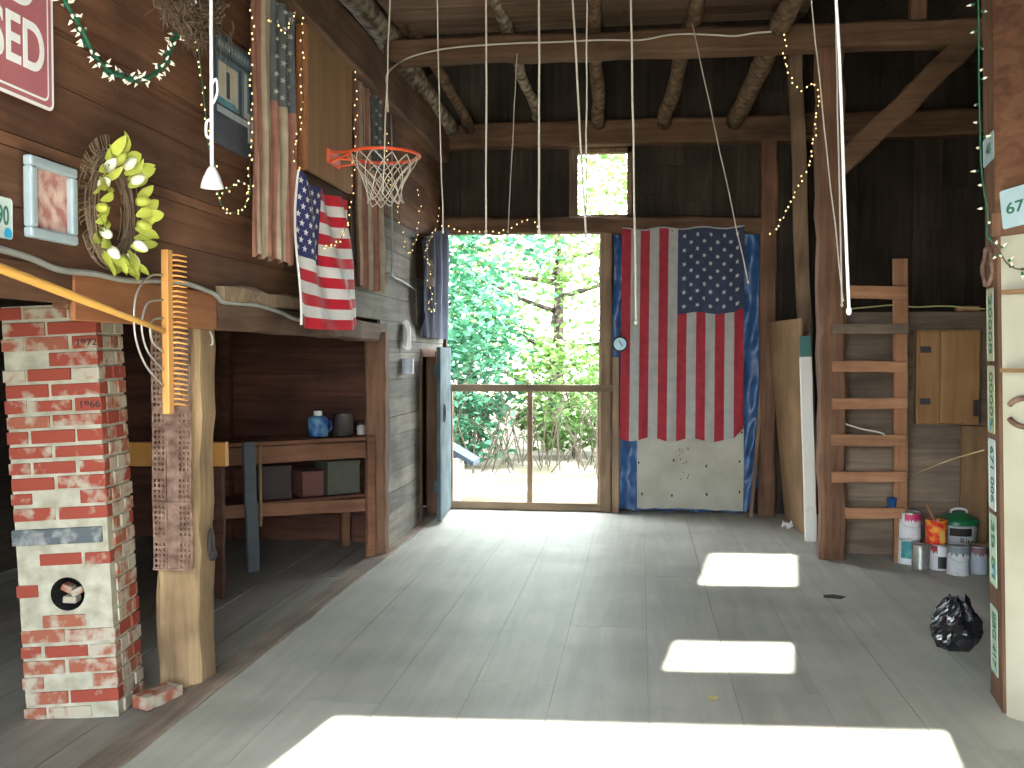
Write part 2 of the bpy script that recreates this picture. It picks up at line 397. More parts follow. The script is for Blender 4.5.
# left arcade wall over the aisle and weathered wall at its far end
wl = wall('wall_left', W_left, (XL, -.3, 1.9), (0,1,0), (0,0,1), (1,0,0), YB+.3, 2.02, .23, holes=[(7.0, 9.0, 0, .86), (9.0, 10.25, 0, .4)])
struct(wl, 'dark brown plank wall above the side aisle', 'wall')
ydo0, ydo1 = onx(418, 400, XL).y, onx(436, 400, XL).y
struct(wall('wall_left_rear', W_grey, (XL, 7.45, 0), (0,1,0), (0,0,1), (1,0,0), YB-7.45, 1.74, .15, holes=[(ydo0-7.45, ydo1-7.45, 0, 1.64)]), 'weathered grey plank wall beside the rear door', 'wall')
struct(wall('wall_left_rear_upper', W_grey, (XL, 6.7, 1.9), (0,1,0), (0,0,1), (1,0,0), 2.0, .86, .2), 'weathered grey boards under the far faded flag', 'wall')
struct(wall('wall_left_rear_lintel', W_grey, (XL, 7.45, 1.74), (0,1,0), (0,0,1), (1,0,0), YB-7.45, .6, .2, holes=[(0, 1.25, .16, .7)]), 'weathered grey boards above the closet doorway', 'wall')
# closet doorway: jambs and plank half door
d1 = MB(); d1.span((XL-.06, ydo0-.01, 0), (XL+.035, ydo0+.05, 1.66)); d1.span((XL-.06, ydo1-.2, 0), (XL+.045, ydo1+.02, 1.66)); d1.span((XL-.06, ydo0, 1.6), (XL+.035, ydo1, 1.68))
dj = struct(d1.build('door_1', W_postz, bevel=.004), 'dark narrow doorway with brown jambs in the grey plank wall', 'door')
d2 = MB(); boards(d2, (XL-.3, ydo0+.02, .02), (0,0,1), (0,1,0), (1,0,0), .62, ydo1-ydo0-.05, .16); d2.build('plank_door', W_rail, dj)

# aisle shell
struct(wall('wall_aisle_rear', W_aisle, (-4.7, 7.95, 0), (1,0,0), (0,0,1), (0,-1,0), 2.6, 2.5, .2), 'red brown plank wall at the end of the side aisle', 'wall')
struct(wall('wall_aisle_left', W_dark, (-4.7, -.3, 0), (0,1,0), (0,0,1), (1,0,0), YB+.3, 2.6, .25), 'dark outer plank wall of the side aisle', 'wall')
cb = MB(); boards(cb, (-4.7, -.3, 2.3), (0,1,0), (1,0,0), (0,0,-1), YB+.3, 2.58, .2); cb.box((-3.42, 4.8, 2.34), (2.6, 10.3, .04), m=0)
struct(cb.build('ceiling', W_dark), 'low dark plank ceiling over the side aisle', 'ceiling')

# back wall, door opening and small window
dx0, dx1 = ony(447, 400, YB).x, ony(600, 400, YB).x
wx0, wx1 = ony(578, 190, YB).x, ony(627, 190, YB).x
wz0, wz1 = ony(600, 215, YB).z, ony(600, 154, YB).z
dz1 = ony(520, 234, YB).z
holes = [(0, dz1, dx0+4.7, dx1+4.7), (wz0, wz1, wx0+4.7, wx1+4.7)]
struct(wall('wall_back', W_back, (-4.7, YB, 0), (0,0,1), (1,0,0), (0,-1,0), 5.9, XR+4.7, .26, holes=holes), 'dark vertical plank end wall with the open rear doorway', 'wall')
wf = MB()
t = .09
wf.span((wx0-t, YB-.05, wz0-.05), (wx0, YB+.04, wz1+.05)); wf.span((wx1, YB-.04, wz0-.05), (wx1+.05, YB+.04, wz1+.05))
wf.span((wx0-t, YB-.04, wz0-.06), (wx1+.05, YB+.04, wz0)); wf.span((wx0-t, YB-.04, wz1), (wx1+.05, YB+.04, wz1+.05))
struct(wf.build('window_1', W_railz, bevel=.004), 'small square open window high above the rear doorway', 'window')

# back wall timbers
def timber(name, p0, p1, wd, h, mat, label, n=14, jit=.008, up=(0,0,1), cat='beam', group=None):
    mb = MB(); mb.beam(p0, p1, wd, h, jit, n, up); return struct(mb.build(name, mat), label, cat, group)
a = ony(447, 138, 9.83); b_ = ony(980, 138, 9.83)
timber('plate_beam', (-2.05, 9.83, a.z), (4.9, 9.83, a.z-.02), .2, .25, W_beam, 'rough brown beam crossing the end wall under the log ends', 26)
a = ony(447, 226, 9.86); b_ = ony(765, 226, 9.86)
timber('lintel_beam', (-2.05, 9.86, a.z), (b_.x, 9.86, b_.z), .16, .17, W_beam, 'rough beam above the rear doorway and the big flag', 18)
a = ony(606, 230, 9.88)
timber('door_post', (a.x, 9.87, 0), (a.x, 9.87, a.z), .13, .15, W_railz, 'brown post on the right side of the rear doorway', 12, .004, cat='post')
a = ony(766, 230, 9.86)
timber('corner_post', (a.x+.02, 9.84, 0), (a.x+.02, 9.84, 3.9), .16, .18, W_postz, 'dark post in the end wall right of the blue tarp', 14, cat='post')
p, q = ony(797, 50, 9.4), ony(812, 300, 9.4)
timber('leaning_timber', (q.x, 9.4, .0), (p.x-.02, 9.4, p.z+.12), .13, .1, W_railz, 'tall plain timber standing in the shadow behind the ladder post', 12, cat='post')

# arcade posts, beams, braces
p = ony(833, 300, 7.8)
timber('ladder_post', (p.x+.01, 7.8, 0), (p.x-.05, 7.8, 4.0), .2, .2, W_postz, 'heavy hewn post carrying the ladder rungs', 22, .009, cat='post')
a, b_ = ony(385, 53, 7.8), ony(980, 33, 7.8)
timber('tie_beam', (-2.1, 7.8, a.z-.01), (5.1, 7.8, b_.z-.02), .2, .19, W_beam, 'long hewn tie beam crossing the barn below the loft planks', 30, .009)
p, q = ony(838, 168, 7.8), ony(968, 42, 7.8)
timber('brace', p, q, .12, .175, W_beam, 'diagonal brace from the ladder post up to the tie beam', 10)
p = ony(917, 10, 7.8)
timber('short_post', (p.x, 7.8, 4.2), (p.x, 7.8, 5.2), .12, .12, W_postz, 'short post standing on the tie beam above the brace', 6, cat='post')
for y, lab in ((5.7, 'tie beam nearer the camera carrying the loft edge'), (3.6, 'tie beam above the wreath and the pull cord')):
    timber('tie_beam', (-2.1, y, 4.15), (5.1, y, 4.15), .2, .2, W_beam, lab, 20)
timber('wall_plate', (-2.03, -.2, 3.78), (-2.03, 9.7, 3.78), .14, .34, W_beamY, 'long heavy plate beam along the top of the left wall', 30, .008)
p = onz(376, 553)
timber('aisle_post', (-2.12, 7.5, 0), (-2.12, 7.5, 1.8), .17, .16, W_postz, 'rough brown post at the far end of the aisle opening', 14, .007, cat='post')
timber('aisle_post', (-2.215, 4.4, 0), (-2.205, 4.4, 1.76), .22, .2, W_pale, 'pale stripped post beside the brick chimney', 16, .008, cat='post')
timber('header_beam', (-2.13, 4.48, 1.82), (-2.13, 7.65, 1.80), .13, .15, W_beamY, 'rough header beam over the workbench opening', 16)
timber('header_beam', (-2.075, 4.47, 1.925), (-2.065, 6.6, 1.90), .075, .075, W_rail, 'peeled log strip along the top of the workbench header', 10, .012)
ob = MB(); ob.span((-2.094, 3.27, 1.735), (-2.07, 4.46, 1.915))
struct(ob.build('header_board', W_orange, bevel=.006), 'orange stained header board above the chimney', 'beam')
ob = MB(); ob.span((-2.16, -.25, 1.80), (-2.075, 3.265, 1.93)); ob.span((-2.16, 3.265, 1.78), (-2.096, 4.28, 1.93))
struct(ob.build('header_board', W_left, bevel=.006), 'brown header board at the near end of the aisle', 'beam')

# right side: low mow wall, outer wall
lw = MB(); lz = ony(900, 312, 8.02).z
boards(lw, (1.5, 8.0, 0), (1,0,0), (0,0,1), (0,-1,0), XR-1.5, lz, .42, seg=(1.2, 2.2)); lw.span((1.5, 8.0, 0), (XR, 8.03, lz-.005))
struct(lw.build('wall_mow', W_low), 'low grey brown board wall behind the ladder and paint cans', 'wall')
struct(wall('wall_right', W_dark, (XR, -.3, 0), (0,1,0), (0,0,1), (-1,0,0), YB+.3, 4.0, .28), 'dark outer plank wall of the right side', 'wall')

# roof and front wall (behind the camera)
rb = MB(); RX, RZ = -.3, 5.95
for x0, z0 in ((-4.85, 2.75), (XR+.2, 3.6)):
    O = V3((RX, -.6, RZ)); D = V3((x0-RX, 0, z0-RZ)); Ln = D.length; n = V3((0,1,0)).cross(D).normalized(); n = n if n.z < 0 else -n
    boards(rb, O, (0,1,0), D, n, YB+1.2, Ln, .3); c = O+D/2+V3((0, (YB+1.2)/2, 0))-n*.04
    rb.prism([O-n*.03, O+D-n*.03, O+D-n*.03+V3((0,YB+1.2,0)), O-n*.03+V3((0,YB+1.2,0))], -n*.04)
struct(rb.build('ceiling_roof', W_roof), 'dark boarded underside of the barn roof', 'roof')
fa = math.radians(4.1); FU = V3((math.cos(fa), math.sin(fa), 0)); FN = V3((-math.sin(fa), math.cos(fa), 0))
FO = V3((-4.9, -.3-4.9*math.tan(fa), 0)) - FN*.0
def fu(x): return (x+4.9)/math.cos(fa)
fh = [(0, 2.97, fu(-2.02), fu(.63)), (3.44, 3.79, fu(-.66), fu(-.01)), (4.68, 5.41, fu(-.65), fu(0.02))]
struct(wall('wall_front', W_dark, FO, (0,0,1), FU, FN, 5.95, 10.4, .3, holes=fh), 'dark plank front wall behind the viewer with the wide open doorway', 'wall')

# loft: logs and planks
lg = [((448,128),(378,13),.115,W_birch,'thick pale barked log joist nearest the left wall'),
      ((470,128),(404,-2),.058,W_logb,'brown log joist beside the thick pale log'),
      ((537,116),(503,5),.052,W_birch,'thin pale log joist third from the left wall'),
      ((599,124),(596,2),.062,W_logb,'straight log joist above the small window'),
      ((664,122),(694,-2),.066,W_logb,'crooked log joist right of the small window'),
      ((735,122),(785,5),.085,W_logb,'log joist at the right edge of the loft')]
for (fu_, fv), (nu_, nv), r, mt, lab in lg:
    A, B = ony(fu_, fv, 9.72), ony(nu_, nv+14, 7.6); D = (B-A)/(7.6-9.72)
    pts = []; n = 16
    for i in range(n+1):
        y = 9.72-(9.72-5.6)*i/n; q = A+D*(y-9.72)
        if y < 7.2: q.z = (A+D*(7.2-9.72)).z + (7.2-y)*.03
        pts.append(q+V3((R(-.018,.018), 0, R(-.014,.014))))
    mb = MB(); mb.tube(pts, [r*R(.88,1.12) for _ in pts], 12)
    struct(mb.build('loft_log', mt, smooth=True), lab, 'log')
lp = MB(); boards(lp, (-2.0, 5.6, 4.34), (1,0,0), (0,1,0), (0,0,-1), 3.3, 2.35, .22, gap=.02, jit=.008, seg=(1.6, 3.3)); lp.span((-2.0, 5.6, 4.345), (1.3, 7.95, 4.36))
struct(lp.build('ceiling_loft', W_loft), 'loose brown loft planks lying over the log joists', 'ceiling')

# right front: post with plates, angled wall with cream boarding
PC = V3((1.622, 4.47, 0)); LEAN = .0257
def lean(mb): mb.v = [(x-LEAN*z, y, z) for x, y, z in mb.v]; return mb
WD = V3((.58, -.815, 0)).normalized(); WN = V3((-WD.y, WD.x, 0)); WN = WN if WN.y < 0 else -WN
pp = MB()
pp.sheet(lambda s_, t_: [V3((1.622,4.48,0)), V3((1.664,4.75,0)), V3((1.86,4.72,0)), V3((1.82,4.45,0)), V3((1.622,4.48,0))][round(s_*4)]+V3((R(-.003,.003)*(0 < s_ < 1), R(-.004,.004)*(0 < s_ < 1), 4.1*t_)), 4, 16)
struct(lean(pp).build('plate_post', W_postz), 'brown post hung with old licence plates', 'post')
cw = MB(); boards(cw, PC+WD*.02+WN*.0, (0,0,1), WD, WN, 2.15, 1.7, .85, th=.012, gap=.003, jit=.001)
cw.prism([PC+WD*.02-WN*.03, PC+WD*1.72-WN*.03, PC+WD*1.72-WN*.001, PC+WD*.02-WN*.001], (0,0,2.15))
struct(lean(cw).build('wall_right_front', M_cream), 'cream painted boarding right of the plate post', 'wall')
cw = MB(); boards(cw, PC+V3((0,0,2.15)), (0,0,1), WD, WN, 2.2, 1.75, .3); cw.prism([PC+V3((0,0,2.15)), PC+WD*1.75+V3((0,0,2.15)), PC+WD*1.75-WN*.05+V3((0,0,2.15)), PC-WN*.05+V3((0,0,2.15))], (0,0,2.2))
struct(lean(cw).build('wall_right_front_upper', W_left), 'brown boards above the cream boarding', 'wall')
tb = MB(); tb.prism([PC+WN*.012+V3((0,0,2.13)), PC+WD*1.7+WN*.012+V3((0,0,2.13)), PC+WD*1.7+WN*.04+V3((0,0,2.13)), PC+WN*.04+V3((0,0,2.13))], (0,0,.1))
struct(lean(tb).build('trim_2', W_postz), 'wooden header strip along the top of the cream boarding', 'trim')
e = PC+WD*1.72
struct(wall('wall_right_return', W_dark, (e.x, e.y, 0), (1,0,0), (0,0,1), (0,-1,0), XR-e.x, 4.2, .25), 'dark return wall at the right front', 'wall')

# ================================================================ OUTSIDE
g = MB(); g.sheet(lambda s, t: ((s-.5)*70, YB+.15+t*60, -.22+.03*math.sin(s*40)*math.sin(t*50)), 40, 40)
struct(g.build('ground_rear', M_ground, smooth=True), 'sunny dry yard behind the rear doorway', 'ground')
g = MB(); g.sheet(lambda s, t: ((s-.5)*60, -.45-t*40, -.06), 4, 4)
struct(g.build('ground_front', M_front), 'gravel yard in front of the barn', 'ground')
def tree(label, base, hgt, rad, nleaf, mat, leaf, low=.25, seed=1, nbr=9, trunk_r=.16, bush=False):
    rnd = random.Random(seed); t = thing('tree' if not bush else 'shrub', label, 'tree' if not bush else 'shrub', base)
    tb = MB(); top = V3((rnd.uniform(-.3,.3), rnd.uniform(-.3,.3), hgt*.8))
    tb.tube(spline([(0,0,0), top*.4+V3((rnd.uniform(-.2,.2),0,0)), top], 5), [trunk_r*(1-.8*i/10) for i in range(11)], 9)
    tips = []
    for k in range(nbr):
        f = low+.6*(k+rnd.random()*.6)/nbr; an = k*2.4+rnd.uniform(-.4,.4); st = top*f
        ln = rad*rnd.uniform(.6, 1)
        en = st+V3((math.cos(an)*ln, math.sin(an)*ln, hgt*rnd.uniform(.02,.18)))
        tb.tube(spline([st, st.lerp(en,.5)+V3((0,0,-.1)), en], 4), [trunk_r*.35*(1-.8*i/8) for i in range(9)], 6); tips += [en, st.lerp(en, .6)]
    tb.build('trunk', M_trunk, t, smooth=True)
    lf = MB(); cl = []
    for _ in range(60):
        th, ph, rr = rnd.uniform(0, 2*math.pi), rnd.uniform(-1, 1), rnd.random()**.4
        z = hgt*(low+(1-low)*(.5+.5*ph)); sh = math.sqrt(max(0, 1-(ph*.92)**2))
        cl.append(V3((math.cos(th)*rad*rr*sh, math.sin(th)*rad*rr*sh, z)))
    cl += tips
    for _ in range(nleaf):
        c = rnd.choice(cl); q = c+V3((rnd.gauss(0,1), rnd.gauss(0,1), rnd.gauss(0,.7)))*rad*.17
        if q.z < .15: continue
        M = Matrix.Rotation(rnd.uniform(0,6.3),3,'Z')@Matrix.Rotation(rnd.uniform(-1.1,1.1),3,'X')@Matrix.Rotation(rnd.uniform(-.8,.8),3,'Y')
        s = leaf*rnd.uniform(.6,1.3)
        lf.add([q+M@V3(p)*s for p in ((-.5,0,0),(0,-.28,.04),(.5,0,0),(0,.28,.04))], [(0,1,2,3)])
    lf.build('foliage', mat, t)
tree('dark green tree filling the left of the rear doorway', (-4.0, 17.0, -.25), 6.6, 2.2, 7500, M_leaf1, .2, .12, 3, 12, .13)
tree('fresh green tree leaning over the brush behind the rear doorway', (-1.9, 20.5, -.25), 7.5, 2.7, 5200, M_leaf2, .2, .1, 5, 12, .2)
tree('pale sunlit tree right of centre behind the rear doorway', (1.2, 23, -.25), 9.0, 3.4, 3000, M_leaf3, .2, .12, 8)
tree('tall pale tree far behind the yard', (-5.5, 30, -.25), 9.5, 4.2, 2000, M_leaf3, .28, .15, 11)
tree('tall green tree seen through the small window', (3.4, 31, -.25), 13, 4.6, 4000, M_leaf2, .3, .2, 12)
tree('low leafy bush beside the dry brush', (-1.2, 17.4, -.25), 2.0, 1.1, 2200, M_leaf2, .16, .1, 14, 8, .04, True)
tree('dark green shrub low behind the small white shed', (-3.15, 15.6, -.25), 2.3, 1.0, 2600, M_leaf1, .15, .05, 16, 10, .07, True)
br = MB(); rnd = random.Random(4)
for _ in range(210):
    x, y = -3.6+4.6*rnd.random()**1.7, rnd.uniform(14.5, 17); h = rnd.uniform(.4, 1.7); lx = rnd.uniform(-1.1, 1.1)
    br.tube([(x,y,-.25), (x+lx*.4,y+rnd.uniform(-.2,.2),h*.55), (x+lx,y,h)], [.012,.009,.003], 5)
tag(br.build('dry_brush', M_dry), 'tangle of pale dry stems across the yard behind the guard rail', 'brush', kind='stuff')
sh = thing('shed', 'small low white shed with a grey blue shingled roof behind the guard rail', 'shed', (-2.25, 11.7, -.22))
m = MB(); m.span((-1.1, 0, 0), (0, .35, .56)); m.build('wall', M_white, sh)
m = MB(); m.prism([(-1.3,-.1,.52), (-.55,-.1,.95), (.2,-.1,.52), (.2,-.1,.46), (-.55,-.1,.88), (-1.3,-.1,.46)], (0,.5,0)); m.prism([(-1.1,.0,.55),(0,.0,.55),(-.55,.0,.88)], (0,.35,0)); m.build('roof', M_shedr, sh)

# ================================================================ REAR DOORWAY
gd = thing('guard_rail', 'wooden guard rail frame across the open rear doorway', 'guard rail', (dx0, 9.84, 0))
W = dx1-dx0
zt = ony(530, 388, 9.84).z; mx_ = ony(530, 440, 9.84).x-dx0
m = MB(); m.beam((-.03,-.03,zt), (W+.16,-.03,zt), .045, .075, .002, 8); m.build('top_rail', W_rail, gd)
m = MB(); m.beam((0,-.02,.045), (W+.06,-.02,.045), .05, .08, .002, 8); m.build('bottom_rail', W_rail, gd)
for x, wd in ((.06, .05), (mx_, .055), (W+.02, .08)):
    m = MB(); m.beam((x, .0, 0), (x, .0, zt-.02), wd, .05, .002, 8); m.build('baluster', W_railz, gd)
m = MB(); m.beam((W+.17, -.05, 0), (W+.17, -.05, zt+.32), .07, .05, .003, 8); m.build('end_post', W_railz, gd)
# threshold
m = MB(); m.span((dx0-.05, YB-.12, 0), (dx1+.05, YB+.25, .02)); struct(m.build('trim_3', W_rail, bevel=.004), 'pale worn threshold board of the rear doorway', 'threshold')
# half door leaf swung open
p, q = onz(437, 525), onz(450, 508); z0 = .03
dr = thing('half_door', 'worn plank half door with daylight blue in its colour, swung open beside the rear doorway', 'door', (q.x, 9.74, 0))
hd = V3((p.x-q.x, p.y-9.74, 0)); hl = hd.length; hu = hd.normalized(); hn = V3((-hu.y, hu.x, 0)); hn = hn if hn.x > 0 else -hn
htop = onx(437, 347, p.x).z
m = MB(); boards(m, (0,0,.03), (0,0,1), hu, hn, htop-.03, hl, .2, th=.035, gap=.004, jit=.001); m.build('door_boards', M_blued, dr)
m = MB()
for zz in (.3, 1.4): m.prism([hu*.02-hn*.03+V3((0,0,zz)), hu*(hl-.02)-hn*.03+V3((0,0,zz)), hu*(hl-.02)+V3((0,0,zz)), hu*.02+V3((0,0,zz))], (0,0,.12))
m.build('cross_batten', M_blued, dr)
c = onx(440, 413, p.x); lc = V3((c.x, c.y, c.z))-V3((q.x, 9.74, 0)); lc = hu*lc.dot(hu)+hn*.045+V3((0,0,lc.z))
m = MB(); m.tube([lc+hu*.05*math.cos(a_*math.pi/10)+V3((0,0,.085*math.sin(a_*math.pi/10)))+hn*(.012) for a_ in range(20)], .008, 6, closed=True); m.build('pull_ring', M_iron, dr, smooth=True)

# tarp, white panel and the big flag
TY = 9.88
tx0, tx1 = ony(613, 300, TY).x, ony(768, 300, TY).x; tz1 = ony(690, 229, TY).z
def tarp(s, t):
    x = tx0+(tx1-tx0)*s
    bot = .02 if s < .9 else .02+.0*(s)
    if s > .88: bot = .02+(s-.88)/.12*.55
    z = tz1*(1-t)+bot*t
    return (x+.012*math.sin(t*14+s*5), TY-.012+.012*math.sin(s*60+t*9)+.01*math.sin(t*37+s*21)+.006*math.sin(t*90-s*40), z+.01*math.sin(s*30))
m = MB(); m.sheet(tarp, 70, 90); tag(m.build('tarpaulin', M_tarp, smooth=True), 'wrinkled blue tarpaulin hung behind the big flag', 'tarpaulin')
PY = 9.82
a, b_ = ony(637, 505, PY), ony(743, 505, PY); pz = ony(690, 425, PY).z
m = MB(); ed = [(a.x, .05)]
for i in range(13): ed.append((a.x+(b_.x-a.x)*i/12, .035+R(0,.02)))
m.prism([(x, PY, z) for x, z in ed]+[(b_.x+.005, PY, .4), (b_.x, PY, pz), (a.x, PY, pz)], (0, .015, 0))
pn = tag(m.build('painted_plywood', M_panel), 'white painted plywood panel with nail marks below the big flag', 'panel')
m = MB()
for i in range(4):
    for zz in (.2, .52, .82):
        x = a.x+.03+(b_.x-a.x-.06)*i/3+R(-.02,.02); m = MB(); m.ball((x, PY-.001, zz+R(-.03,.03)), (.009,.003,.016), 8, 6); m.build('nail', M_iron, pn)
m = MB()
for k in range(16): m.ball((a.x+R(.42,.52), PY-.001, R(.35,.68)), (R(.003,.008),.002,R(.004,.014)), 6, 4)
m.build('scuff_marks', M_iron, pn)['kind'] = 'stuff'
def star(mb, c, U, Vv, r):
    pts = []
    for k in range(10):
        an = math.pi/2+k*math.pi/5; rr = r if k % 2 == 0 else r*.42
        pts.append(c+U*rr*math.cos(an)+Vv*rr*math.sin(an))
    mb.add(pts+[c], [(k, (k+1)%10, 10) for k in range(10)])
def flag(name, label, pos, N, mats, starmat, hem=None, star_r=.19, ns=60, cut=None):
    N = V3(N)
    m = MB(); m.sheet(pos, ns, 39, lambda i, j: 2 if (i < ns*.4 and j < 21) else (j//3) % 2, skip=cut)
    o = m.build(name, mats, smooth=True); tag(o, label, 'flag')
    s_ = MB(); e = .01
    for i in range(11):
        for j in range(9):
            if (i+j) % 2: continue
            s, t = .4*(i+1)/12, 7/13*(j+1)/10
            c = V3(pos(s, t)); ds = V3(pos(s+e, t))-c; dt = V3(pos(s, t+e))-c
            h = dt.length/e*7/13/10
            n = ds.cross(dt).normalized(); n = n if n.dot(N) > 0 else -n
            star(s_, c+n*.004, ds.normalized(), -dt.normalized(), h*star_r*2)
    s_.build('stars', starmat, o)
    if hem:
        h = MB(); h.tube([V3(pos(0, t/20))+N*.004 for t in range(21)], .008, 6); h.build('hem', hem, o, smooth=True)
    return o
FY = 9.76
a, b_ = ony(622, 300, FY), ony(744, 300, FY); fz1, fz0 = ony(690, 228, FY).z, ony(690, 440, FY).z
def bigflag(s, t):
    x = b_.x-(b_.x-a.x)*t
    lo = fz0+.02*math.sin(t*19)+(.12*max(0, (.075-t)/.075)) 
    z = fz1*(1-s)+lo*s + .012*math.cos(t*6.28*3)*(1-s)
    y = FY+.012*math.sin(t*24+s*3)+.009*math.sin(t*57-s*11)+.006*math.sin(s*31+t*9)
    return (x-.02*s*t+.015*s*(1-t)*0, y, z)
flag('flag', 'big flag hung with its stripes upright over the blue tarp', bigflag, (0,-1,0), [M_fr, M_fw, M_fb], M_star, M_fw)
# dial thermometer
c = ony(620, 344, 9.7)
th_ = thing('dial_thermometer', 'small round dial thermometer left of the big flag', 'thermometer', c)
RM = Matrix.Rotation(math.pi/2, 3, 'X')
m = MB(); m.lathe([(0,-.02),(.075,-.02),(.08,-.005),(.078,.018),(.066,.02),(.066,.008),(0,.008)], mat=RM); m.build('case', M_inkb, th_, smooth=False)
m = MB(); m.lathe([(0,.012),(.064,.012)], mat=RM); m.build('dial', plain('pale blue dial', (.42,.66,.76), .4), th_)
m = MB(); m.box((.008,-.016,.005), (.008,.003,.07), mat=Matrix.Rotation(-.6,3,'Y')); m.build('needle', M_inkb, th_)
m = MB(); m.span((-.05,.015,-.02),(-.03,9.83-c.y,.02)); m.build('bracket', M_iron, th_)
# thin stick right of tarp
p, q = ony(757, 440, 9.75), ony(766, 345, 9.75)
m = MB(); m.beam((p.x-.06, 9.7, 0), (q.x, 9.82, q.z), .035, .025, .002, 8); tag(m.build('thin_stick', W_railz), 'thin brown stick leaning at the right edge of the blue tarp', 'stick')

# leaning boards at right
A, B = onz(787, 520), onz(805, 534); C, D = ony(803, 318, B.y+.02), ony(770, 322, A.y+.05)
m = MB(); nn = (B-A).cross(D-A).normalized()*.02; m.prism([A, B, C, D], nn); tag(m.build('plywood_sheet', W_lean, bevel=.003), 'tall brown plywood panel leaning right of the blue tarp', 'panel')
B2 = onz(811, 541); T2 = ony(806, 336, B2.y)
wb = thing('leaning_board', 'chipped white board with a dark green top end beside the ladder post', 'board', (B2.x, B2.y, 0))
m = MB(); zt2 = T2.z; m.beam((0,0,0), (T2.x-B2.x+.0,0.0,zt2-.18), .1, .05, .003, 10, up=(0,1,0)); m.build('board', M_dirtyw, wb)
m = MB(); fx = (T2.x-B2.x); m.beam((fx,0,zt2-.18), (fx*1.12,0,zt2), .1, .052, .003, 3, up=(0,1,0)); m.build('painted_end', plain('dark green paint', (.04,.13,.12), .6), wb)
c = onz(787, 528); m = MB(); m.sheet(lambda s, t: (c.x+(s-.5)*.09+.01*math.sin(t*9), c.y+(t-.5)*.1, .02+.025*math.sin(s*7+1)*math.cos(t*6)+.02*t), 7, 7)
tag(m.build('paper_scrap', M_white), 'crumpled white paper scrap at the foot of the brown panel', 'paper')

# ================================================================ LADDER, CABINET, CANS
ld = thing('ladder', 'rough wooden ladder of rungs nailed to the heavy post', 'ladder', (1.6, 7.68, 0))
L0 = V3((1.6, 7.68, 0))
p, q = ony(900, 259, 7.72), ony(901, 515, 7.72)
m = MB(); m.beam(V3((q.x, 7.72, 0))-L0, V3((p.x, 7.72, p.z))-L0, .105, .05, .003, 10, up=(0,1,0)); m.build('stile', W_stepz, ld)
for i, (v, u0, u1, hh) in enumerate(((292,848,907,.1), (329,832,908,.075), (366,832,906,.085), (404,832,907,.085), (440,831,905,.09), (477,832,905,.085), (513,845,904,.085))):
    a, b_ = ony(u0, v, 7.67), ony(u1, v, 7.67)
    m = MB(); m.beam(V3((a.x, 7.672, a.z))-L0, V3((b_.x, 7.672, b_.z+R(-.01,.01)))-L0, .035, hh, .002, 6); m.build('rung', W_step if i != 1 else W_low, ld)
c = ony(892, 507, 7.67)
bc = thing('blue_cup', 'small blue cup resting on the lowest ladder rung', 'cup', (c.x, 7.675, ony(892, 513, 7.67).z+.044))
m = MB(); m.lathe([(0,0),(.028,0),(.036,.07),(.038,.072),(.033,.07),(.026,.006),(0,.006)]); m.build('cup_body', plain('blue plastic', (.02,.1,.3), .4), bc, smooth=True)
# cabinet on the low wall
a, b_ = ony(917, 330, 7.9), ony(980, 425, 7.9)
cbn = thing('wall_cabinet', 'brown wooden cabinet hung on the low wall right of the ladder', 'cabinet', ((a.x+b_.x)/2, 7.9, b_.z)); cwid, chei = b_.x-a.x, a.z-b_.z
m = MB(); m.span((-cwid/2, 0, 0), (cwid/2, .09, chei)); m.build('case', W_cab, cbn, bevel=.004)
dd = MB(); dd.span((-cwid/2+.015, -.022, .015), (-.07, 0, chei-.015)); dd.span((-.066, -.022, .015), (cwid/2-.015, 0, chei-.015)); dor = dd.build('door', W_cab, cbn, bevel=.004)
m = MB(); m.span((cwid/2-.06, -.026, .07),(cwid/2-.02, -.022, .2)); m.build('dark_patch', M_iron, dor)  # small dark rectangle low on the right of the cabinet door
for zz in (.16, chei-.18): m = MB(); m.span((-cwid/2+.02,-.03,zz),(-cwid/2+.1,-.022,zz+.05)); m.build('hinge', M_iron, dor)
# upright board under the cabinet
a, b_ = ony(961, 426, 7.93), ony(985, 520, 7.93)
m = MB(); m.beam((a.x+.1, 7.93, 0), (a.x+.1, 7.93, a.z), .2, .03, .003, 8, up=(0,1,0)); tag(m.build('upright_board', W_lean), 'upright brown board on the low wall below the cabinet', 'board')
# things on top of the low wall
a, b_ = ony(955, 304, 8.02), ony(978, 307, 8.02)
m = MB(); m.beam((a.x, 8.0, lz+.022), (b_.x, 8.0, lz+.022), .05, .04, .004, 5); tag(m.build('wood_block', W_step), 'short reddish wood block on top of the low wall', 'block')
m = MB(); m.tube(spline([ony(u, v, 7.955) for u, v in ((848,309),(870,307),(895,305),(915,307),(945,306),(985,309))], 6), .006, 6); tag(m.build('yellow_cord', plain('yellow cord', (.4,.38,.16), .7), smooth=True), 'yellow cord stretched along the top of the low wall', 'cord')
m = MB(); m.tube(spline([ony(908, 478, 7.9), ony(925, 470, 7.5), ony(950, 460, 6.5), ony(984, 450, 4.75)], 8), .0035, 6); tag(m.build('yellow_cord', plain('yellow twine', (.55,.45,.18), .7), smooth=True), 'yellow cord running from the ladder to the plate post', 'cord')
m = MB(); m.tube(spline([ony(846, 424, 7.65), ony(862, 429, 7.65), ony(878, 432, 7.65), ony(885, 435, 7.65)], 5), .007, 6); tag(m.build('cord_scrap', M_rope, smooth=True), 'short pale cord caught between two ladder rungs', 'cord')

